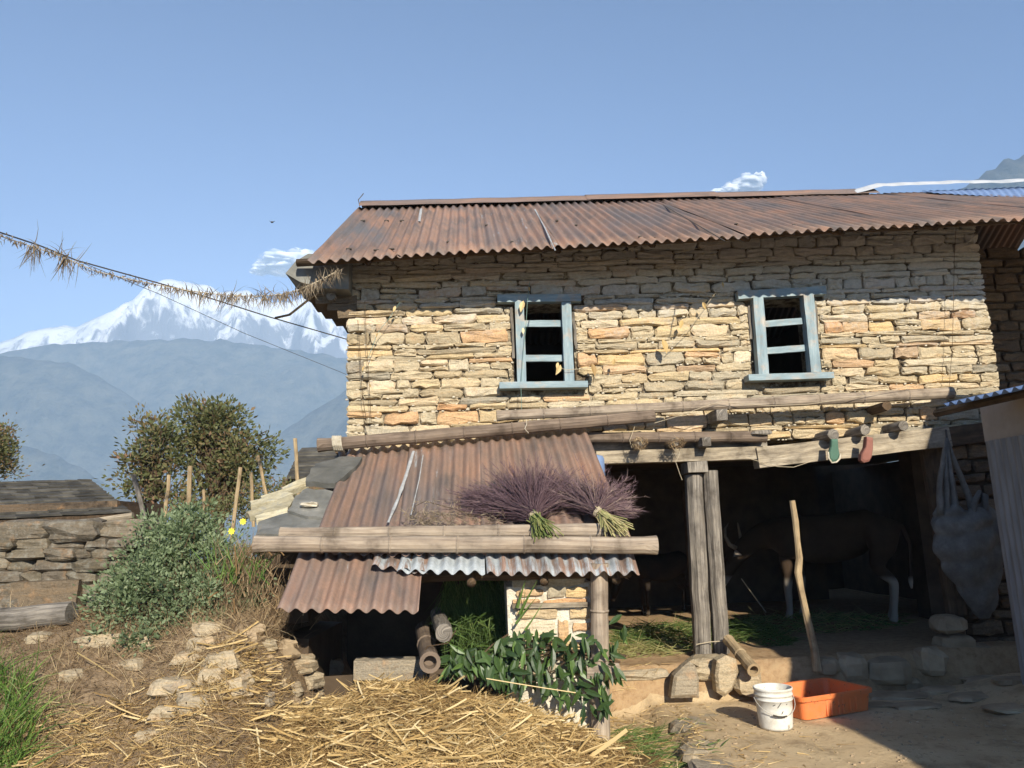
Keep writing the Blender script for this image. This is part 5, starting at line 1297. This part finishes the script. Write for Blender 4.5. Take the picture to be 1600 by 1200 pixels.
# stakes among the shrubs
for pts, Y, r, lab in ((((297, 728), (296, 795)), 9, .026, 'upright tan stake in front of the tree, thickest one'), (((376, 730), (362, 815)), 9, .022, 'pale stake leaning right below the tree'),
                  (((264, 742), (257, 800)), 9.5, .022, 'brown weathered stake left of the thickest one'), (((392, 738), (397, 790)), 9.5, .02, 'short pale stake right of the tree trunk'),
                  (((403, 712), (423, 770)), 9.5, .020, 'thin stake leaning left at the right edge of the tree'), (((461, 685), (467, 752)), 9, .022, 'tall thin pole beside the distant slate roof'),
                  (((208, 742), (232, 790)), 9, .026, 'dark slanting stake left of the tree'), (((318, 765), (320, 795)), 10, .018, 'tiny grey stake behind the bush')):
    mb = MB(); tube(mb, line(at(*pts[0], Y), at(*pts[1], Y)-Vector((0, 0, .25)), 4, 0, .006, rg), r, 6, jit=.08); tag(mb.build('stake', m_stick if 'dark' not in lab else m_wood), lab, 'stake', 'stakes on the terrace')

# tree
def tree(base, blobs, trunk_r, n, nl, size, mat, label, spread=.22, ub=0.0):
    t = empty('tree', base, label, 'tree'); core = blobs; blobs = fringe(blobs, 34, size*1.6, size*3.6); mb = MB(); clumps(mb, blobs, n, nl, size, rg, spread, .5, ubias=ub); mb.build('crown', mat, t, kind='stuff')
    mb = MB(); base = Vector(base); c = sum((Vector(b[:3]) for b in blobs), Vector())/len(blobs)
    tube(mb, line(base, c, 6, 0, .05, rg), [trunk_r*(1-.1*i) for i in range(7)], 8, jit=.05)
    for b in blobs:
        for q in range(2):
            s0 = base.lerp(c, rg.uniform(.3, .95)); e = Vector((b[0]+rg.uniform(-.7, .7)*b[3], b[1]+rg.uniform(-.7, .7)*b[4], b[2]+rg.uniform(-.2, .85)*b[5])); tube(mb, line(s0, e, 5, -.08, .04, rg), [trunk_r*.45, trunk_r*.36, trunk_r*.28, trunk_r*.2, trunk_r*.14, trunk_r*.06], 5)
    mb.build('trunk', m_dkwood, t); return t
TB = [pxblob(x, y+14, rx, ry*.94, 14+dy, d_) for x, y, rx, ry, dy, d_ in ((318, 655, 46, 30, 0, .5), (355, 660, 40, 30, .2, .5), (300, 690, 34, 34, 0, .4), (375, 690, 45, 38, 0, .5), (335, 700, 50, 38, .3, .6), (402, 700, 30, 34, 0, .4), (345, 740, 45, 34, .2, .5), (325, 770, 40, 28, 0, .4), (390, 740, 30, 28, 0, .3), (310, 632, 18, 14, 0, .2), (345, 642, 22, 12, 0, .2))]
tree((-4.55, 14.2, gz(-4.55, 14.2)-.2), TB, .09, 250, 30, .085, m_tree, 'rounded brown green tree behind the bush, reddish towards its right side', .20)
TB = [pxblob(x, y, rx, ry, 13, .3) for x, y, rx, ry in ((222, 685, 18, 26), (248, 680, 13, 26), (238, 715, 32, 24), (225, 745, 28, 24), (262, 745, 26, 26), (250, 775, 34, 18))]
tree((-5.3, 13.1, gz(-5.3, 13.1)-.2), TB, .05, 95, 26, .080, m_tree, 'smaller sparse reddish tree just left of the rounded tree', .17, .08)
TB = [pxblob(x, y, rx, ry, 12, .25) for x, y, rx, ry in ((2, 692, 6, 24), (0, 716, 10, 16), (-22, 710, 18, 30), (-6, 738, 14, 14))]
tree((-8.1, 12, gz(-8.1, 12)-.2), TB, .04, 60, 30, .05, m_tree, 'brown leaved tree cut by the left edge of the picture', .14, .15)
TB = [pxblob(x, y, rx, ry, 11, .3) for x, y, rx, ry in ((385, 790, 32, 18), (350, 800, 28, 16), (440, 770, 30, 16), (300, 800, 40, 18), (400, 765, 28, 14))]
o = empty('low_shrub', (-3, 11, 1.2), 'tangled low brush between the stakes behind the bush', 'shrub'); mb = MB(); clumps(mb, TB, 110, 26, .05, rg, .14, .4, ubias=.1); mb.build('foliage', m_tree, o, kind='stuff')

# ================================================================== lines, garland and charms
def ropeline(pts, r, mat, name, label, cat, sag=.0):
    mb = MB(); P = [at(*p) for p in pts]; Q = []
    for i in range(len(P)-1): Q += line(P[i], P[i+1], 6, sag)[:-1]
    tube(mb, Q+[P[-1]], r, 5); return tag(mb.build(name, mat), label, cat)
CP_ = [(-700, 180, 4.6), (-300, 285, 5.0), (-40, 350, 5.3), (60, 383, 5.8), (120, 407, 6.0), (250, 443, 6.5), (300, 457, 6.7), (420, 495, 7.3), (541, 530, 7.95)]
ropeline(CP_, .006, m_cord, 'cable', 'thick dark cable running from upper left down to the house corner', 'cable')
ropeline([(120, 407, 6.0), (250, 460, 6.5), (380, 520, 7.2), (541, 585, 7.95)], .0025, m_cord, 'wire', 'thin grey wire below the cable reaching the wall lower down', 'wire')
gr = empty('leaf_garland', at(300, 455, 6.6), 'old garland of withered leaves strung from the cable to the eave corner', 'garland')
GP = [(-260, 302, 5.05), (-120, 338, 5.2), (-20, 362, 5.3), (40, 382, 5.7), (95, 400, 5.9), (150, 424, 6.1), (200, 436, 6.3), (250, 446, 6.5), (300, 455, 6.6), (350, 461, 6.8), (400, 463, 6.95), (440, 460, 7.05), (470, 452, 7.1), (500, 438, 7.15), (530, 422, 7.2)]
mb = MB(); PP = [at(*p) for p in GP]; tube(mb, PP, .004, 5); mb.build('cord', m_twine, gr)
mb = MB()
for i in range(1150):
    s = rg.uniform(0, len(PP)-1.001); j = int(s); p = PP[j].lerp(PP[j+1], s-j); px = GP[j][0]+(GP[j+1][0]-GP[j][0])*(s-j)
    long_ = (abs(px-52) < 9 or abs(px-105) < 16); 
    if long_ is False and rg.random() < .15*(1+math.sin(px*.21)): continue
    L = (rg.uniform(.02, .07) if px < 250 else rg.uniform(.04, .15)) if not long_ else rg.uniform(.12, .30)
    ribbon(mb, p+Vector((rg.gauss(0, .012), rg.gauss(0, .012), rg.gauss(0, .012))), (rg.gauss(0, .45), rg.gauss(0, .3), -1 if rg.random() < .82 else .7), L*(1.3 if px > 300 else .8), rg.uniform(.006, .014), rg, 3, .7, u=rg.random(), grav=.25)
mb.build('dry_leaves', m_dryleaf, gr, kind='stuff')
ropeline([(430, 497, 7.3), (452, 492, 7.25), (470, 478, 7.2), (490, 462, 7.2)], .012, m_dryleaf, 'dry_twist', 'twisted dry stem tying the garland to the cable near the corner', 'twig')
def charm(pts, label, mat, leaves, Y=7.86, r=.0028):
    e = empty('charm_string', at(*pts[0], Y), label, 'string'); mb = MB(); P = [at(x, y, Y) for x, y in pts]; tube(mb, P, r, 4); mb.build('twine', mat, e)
    for (x, y, s_, u) in leaves:
        mb = MB(); leaf(mb, at(x, y, Y-.015), (rg.uniform(-.5, .5), -.1, -1), (rg.uniform(-.6, .6), -1, 0), s_, s_*.45, u, .2, .1); mb.build('tag', m_straw, e)
charm([(828, 440), (824, 470), (822, 505), (817, 560), (814, 606), (815, 640), (820, 672)], 'green twine with tags hanging over the left window jamb', m_greencord, [(818, 470, .13, .9), (817, 512, .07, 1), (826, 448, .05, .4)])
charm([(868, 572), (885, 578), (925, 575), (950, 570)], 'faded tags strung across the right foot of the left window', m_twine, [(876, 570, .12, .75), (925, 568, .14, .3), (872, 566, .07, .9)])
charm([(625, 472), (612, 492), (590, 520), (575, 560)], 'short slanting green twine under the left eave', m_greencord, [(618, 478, .07, .9), (590, 520, .05, .4)])
charm([(1150, 400), (1135, 435), (1105, 475), (1080, 510), (1045, 545)], 'twine with golden dry tags between the windows', m_twine, [(1128, 440, .07, .5), (1098, 472, .09, .5), (1066, 500, .10, .6), (1035, 530, .16, .55), (960, 560, .08, .5)])
charm([(559, 500), (563, 560), (566, 620), (574, 665)], 'thin creeper stem on the wall near the left corner', m_weed, [(569, 572, .06, .5)])
charm([(570, 470), (573, 540), (577, 600), (580, 660)], 'second creeper stem just right of the first', m_weed, [(578, 600, .04, .4)])
charm([(1494, 352), (1491, 400), (1490, 470), (1488, 540), (1482, 620)], 'long vertical cord on the wall near its right end', m_weed, [])
charm([(850, 412), (930, 410), (1030, 400), (1150, 376), (1160, 380)], 'pale string sagging just under the eave', m_twine, [])
charm([(1016, 663), (1060, 650), (1110, 632), (1125, 628), (1200, 634), (1260, 632), (1330, 622), (1440, 600), (1493, 585)], 'pale cord looping along the long bamboo pole', m_twine, [], 7.64)
charm([(1162, 714), (1190, 722), (1215, 729), (1240, 730), (1270, 720)], 'loose wire loop below the right beam', m_twine, [], 7.78)
charm([(1062, 700), (1061, 712), (1056, 722), (1062, 740), (1066, 750)], 'frayed cord dangling from the straw wad left of the post cap', m_twine, [], 7.66)
charm([(822, 655), (823, 662), (820, 670), (826, 677)], 'short white tie on the dark tilted pole', m_chip, [], 7.52, .004)
charm([(987, 700), (984, 688), (990, 672), (992, 665)], 'loop of cord tied round the short dark pole', m_twine, [], 7.66)
charm([(562, 322), (560, 312), (566, 305), (568, 302)], 'wispy twig sticking up at the left end of the ridge', m_weed, [], 10.3, .006)
# bird
mb = MB(); c = at(425, 347, 30); rock(mb, c, (.10, .10, .06), rg, 6, 5); prism(mb, [c, c+Vector((-.12, 0, .05)), c+Vector((-.04, .1, .03))], (0, 0, 1), .01); prism(mb, [c, c+Vector((.04, .1, .03)), c+Vector((.12, 0, .04))], (0, 0, 1), .01); tag(mb.build('bird', m_cord), 'tiny dark bird flying in the open sky left of the roof', 'bird')

# ================================================================== animals
def skin(name, chains, mat, parent, lv=2):
    """one continuous body: chains of (x, y, z, r); the first chain is the spine, others start at a spine index"""
    V = []; Ed = []; Rr = []
    idx = []
    for start, pts in chains:
        prev = None if start is None else idx[start[0]][start[1]]; ids = []
        for p in pts:
            V.append(p[:3]); Rr.append(p[3]); i = len(V)-1; ids.append(i)
            if prev is not None: Ed.append((prev, i))
            prev = i
        idx.append(ids)
    me = bpy.data.meshes.new(name); me.from_pydata(V, Ed, []); o = bpy.data.objects.new(name, me); col.objects.link(o)
    sm = o.modifiers.new('skin', 'SKIN'); sv = me.skin_vertices[0].data
    for i, r in enumerate(Rr): sv[i].radius = r if isinstance(r, tuple) else (r, r)
    sv[0].use_root = True; sm.use_smooth_shade = True; ss_ = o.modifiers.new('sub', 'SUBSURF'); ss_.levels = lv; ss_.render_levels = lv
    dg = bpy.context.evaluated_depsgraph_get(); me2 = bpy.data.meshes.new_from_object(o.evaluated_get(dg)); o.modifiers.clear(); o.data = me2
    me2.materials.clear(); me2.materials.append(mat); me2.polygons.foreach_set('use_smooth', [True]*len(me2.polygons))
    if parent: o.parent = parent
    return o
def hide_mat(name, dark, mid, pale, legz):
    k = M(name, .85, .15); z = k.sep(k.co('Object'))[2]; n = k.noise(k.co('Object'), 14, 5, .7); n0 = k.noise(k.co('Object'), 3, 4, .6)
    c = k.ramp(n0, [(.35, dark), (.65, mid)]); f_ = k.math('ADD', z, k.math('MULTIPLY', n0, -.12)); c = k.mix(k.ramp(f_, [(legz-.02, (1, 1, 1)), (legz+.05, (0, 0, 0))]), c, pale); k.colr(c); k.bump(n, .3, .01); return k.m
def bovine(loc, yaw, s, label, cat, mat, head_down=True):
    e = empty(cat, (0, 0, 0), label, cat)
    H = lambda x, y, z, r: (x, y, z, r)
    spine = [H(-.62, 0, .98, (.17, .20)), H(-.42, 0, 1.0, (.25, .27)), H(-.15, 0, .93, (.27, .30)), H(.15, 0, .91, (.27, .31)), H(.42, 0, .95, (.23, .29)), H(.62, 0, 1.0, (.15, .22))]
    neck = [H(.80, .02, .98, (.11, .17)), H(.98, .05, .86, (.09, .14)), H(1.12, .09, .74, (.10, .12)), H(1.20, .12, .62, (.085, .10)), H(1.27, .15, .48, (.065, .075)), H(1.32, .17, .38, (.06, .055)), H(1.34, .175, .35, (.04, .035))]
    ch = [(None, spine), ((0, 5), neck)]
    for sy in (-1, 1):
        f_ = .05 if sy > 0 else -.02
        ch.append(((0, 4), [H(.45+f_, sy*.15, .72, (.09, .12)), H(.44+f_, sy*.15, .52, (.055, .065)), H(.46+f_, sy*.15, .36, (.05, .05)), H(.46+f_, sy*.15, .14, (.034, .036)), H(.47+f_, sy*.15, .06, (.045, .045)), H(.49+f_, sy*.15, .015, (.05, .055))]))
        ch.append(((0, 0), [H(-.50-f_, sy*.16, .76, (.10, .16)), H(-.42-f_, sy*.16, .60, (.07, .10)), H(-.60-f_, sy*.15, .44, (.045, .055)), H(-.58-f_, sy*.15, .26, (.036, .038)), H(-.56-f_, sy*.15, .14, (.034, .036)), H(-.55-f_, sy*.15, .06, (.045, .045)), H(-.53-f_, sy*.15, .015, (.05, .055))]))
    ch.append(((0, 0), [H(-.76, 0, 1.04, .04), H(-.82, 0, .85, .022), H(-.80, .02, .60, .016), H(-.79, .03, .45, .03), H(-.79, .03, .36, .012)]))
    b = skin('body', ch, mat, e)
    for sy in (-1, 1):
        mb = MB(); p = Vector((1.08, .09+sy*.11, .84)); tube(mb, [p, p+Vector((.03, sy*.10, .04)), p+Vector((.06, sy*.15, .14)), p+Vector((.06, sy*.12, .24)), p+Vector((.04, sy*.05, .30))], [.03, .026, .020, .013, .004], 7); o = mb.build('horn', m_beam, None, smooth=True); o.parent = e
        mb = MB(); leaf(mb, (1.04, .09+sy*.10, .78), (-.05, sy*1, -.12), (-.6, 0, .6), .19, .10, .5, .2, .1); o = mb.build('ear', m_pelt, None, smooth=True); o.parent = e
        mb = MB(); rock(mb, (1.20, .115+sy*.082, .66), (.035, .02, .03), rg, 8, 6, 0); o = mb.build('eye', m_cord, None, smooth=True); o.parent = e
    mb = MB(); tube(mb, [(1.12, .03, .70), (1.16, -.03, .62), (1.22, .0, .54), (1.24, .12, .50)], .009, 5); o = mb.build('halter', m_twine, None); o.parent = e
    e.location = loc; e.rotation_euler = (0, 0, yaw); e.scale = (s, s, s); return e
m_pelt = simple('pale_ear_hair', [(0, (.24, .19, .15)), (1, (.36, .30, .25))], 12, bump=.2)
m_cow = hide_mat('dark_brown_hide', (.035, .022, .014), (.06, .038, .022), (.30, .26, .21), .40)
m_calf = hide_mat('black_hide', (.018, .013, .010), (.035, .024, .016), (.06, .045, .03), .03)
hp = Vector((4.85, 9.5)); fp = Vector((4.4, 10.75)); d2 = fp-hp
bovine(((hp.x+fp.x)/2, (hp.y+fp.y)/2, .31), math.atan2(.75, -.95), 1.12, 'dark brown cow with whitish lower legs standing in the gloom of the stable', 'cow', m_cow)
bovine((2.75, 11.7, .31), math.radians(200), .72, 'small dark calf standing in shadow behind the bamboo post', 'calf', m_calf)
mb = MB(); tube(mb, [Vector((3.75, 11.2, .80)), Vector((3.85, 11.1, .6)), Vector((3.95, 10.9, .36))], .008, 5); tag(mb.build('tether', m_twine), 'pale tether rope hanging from the head of the cow', 'rope')
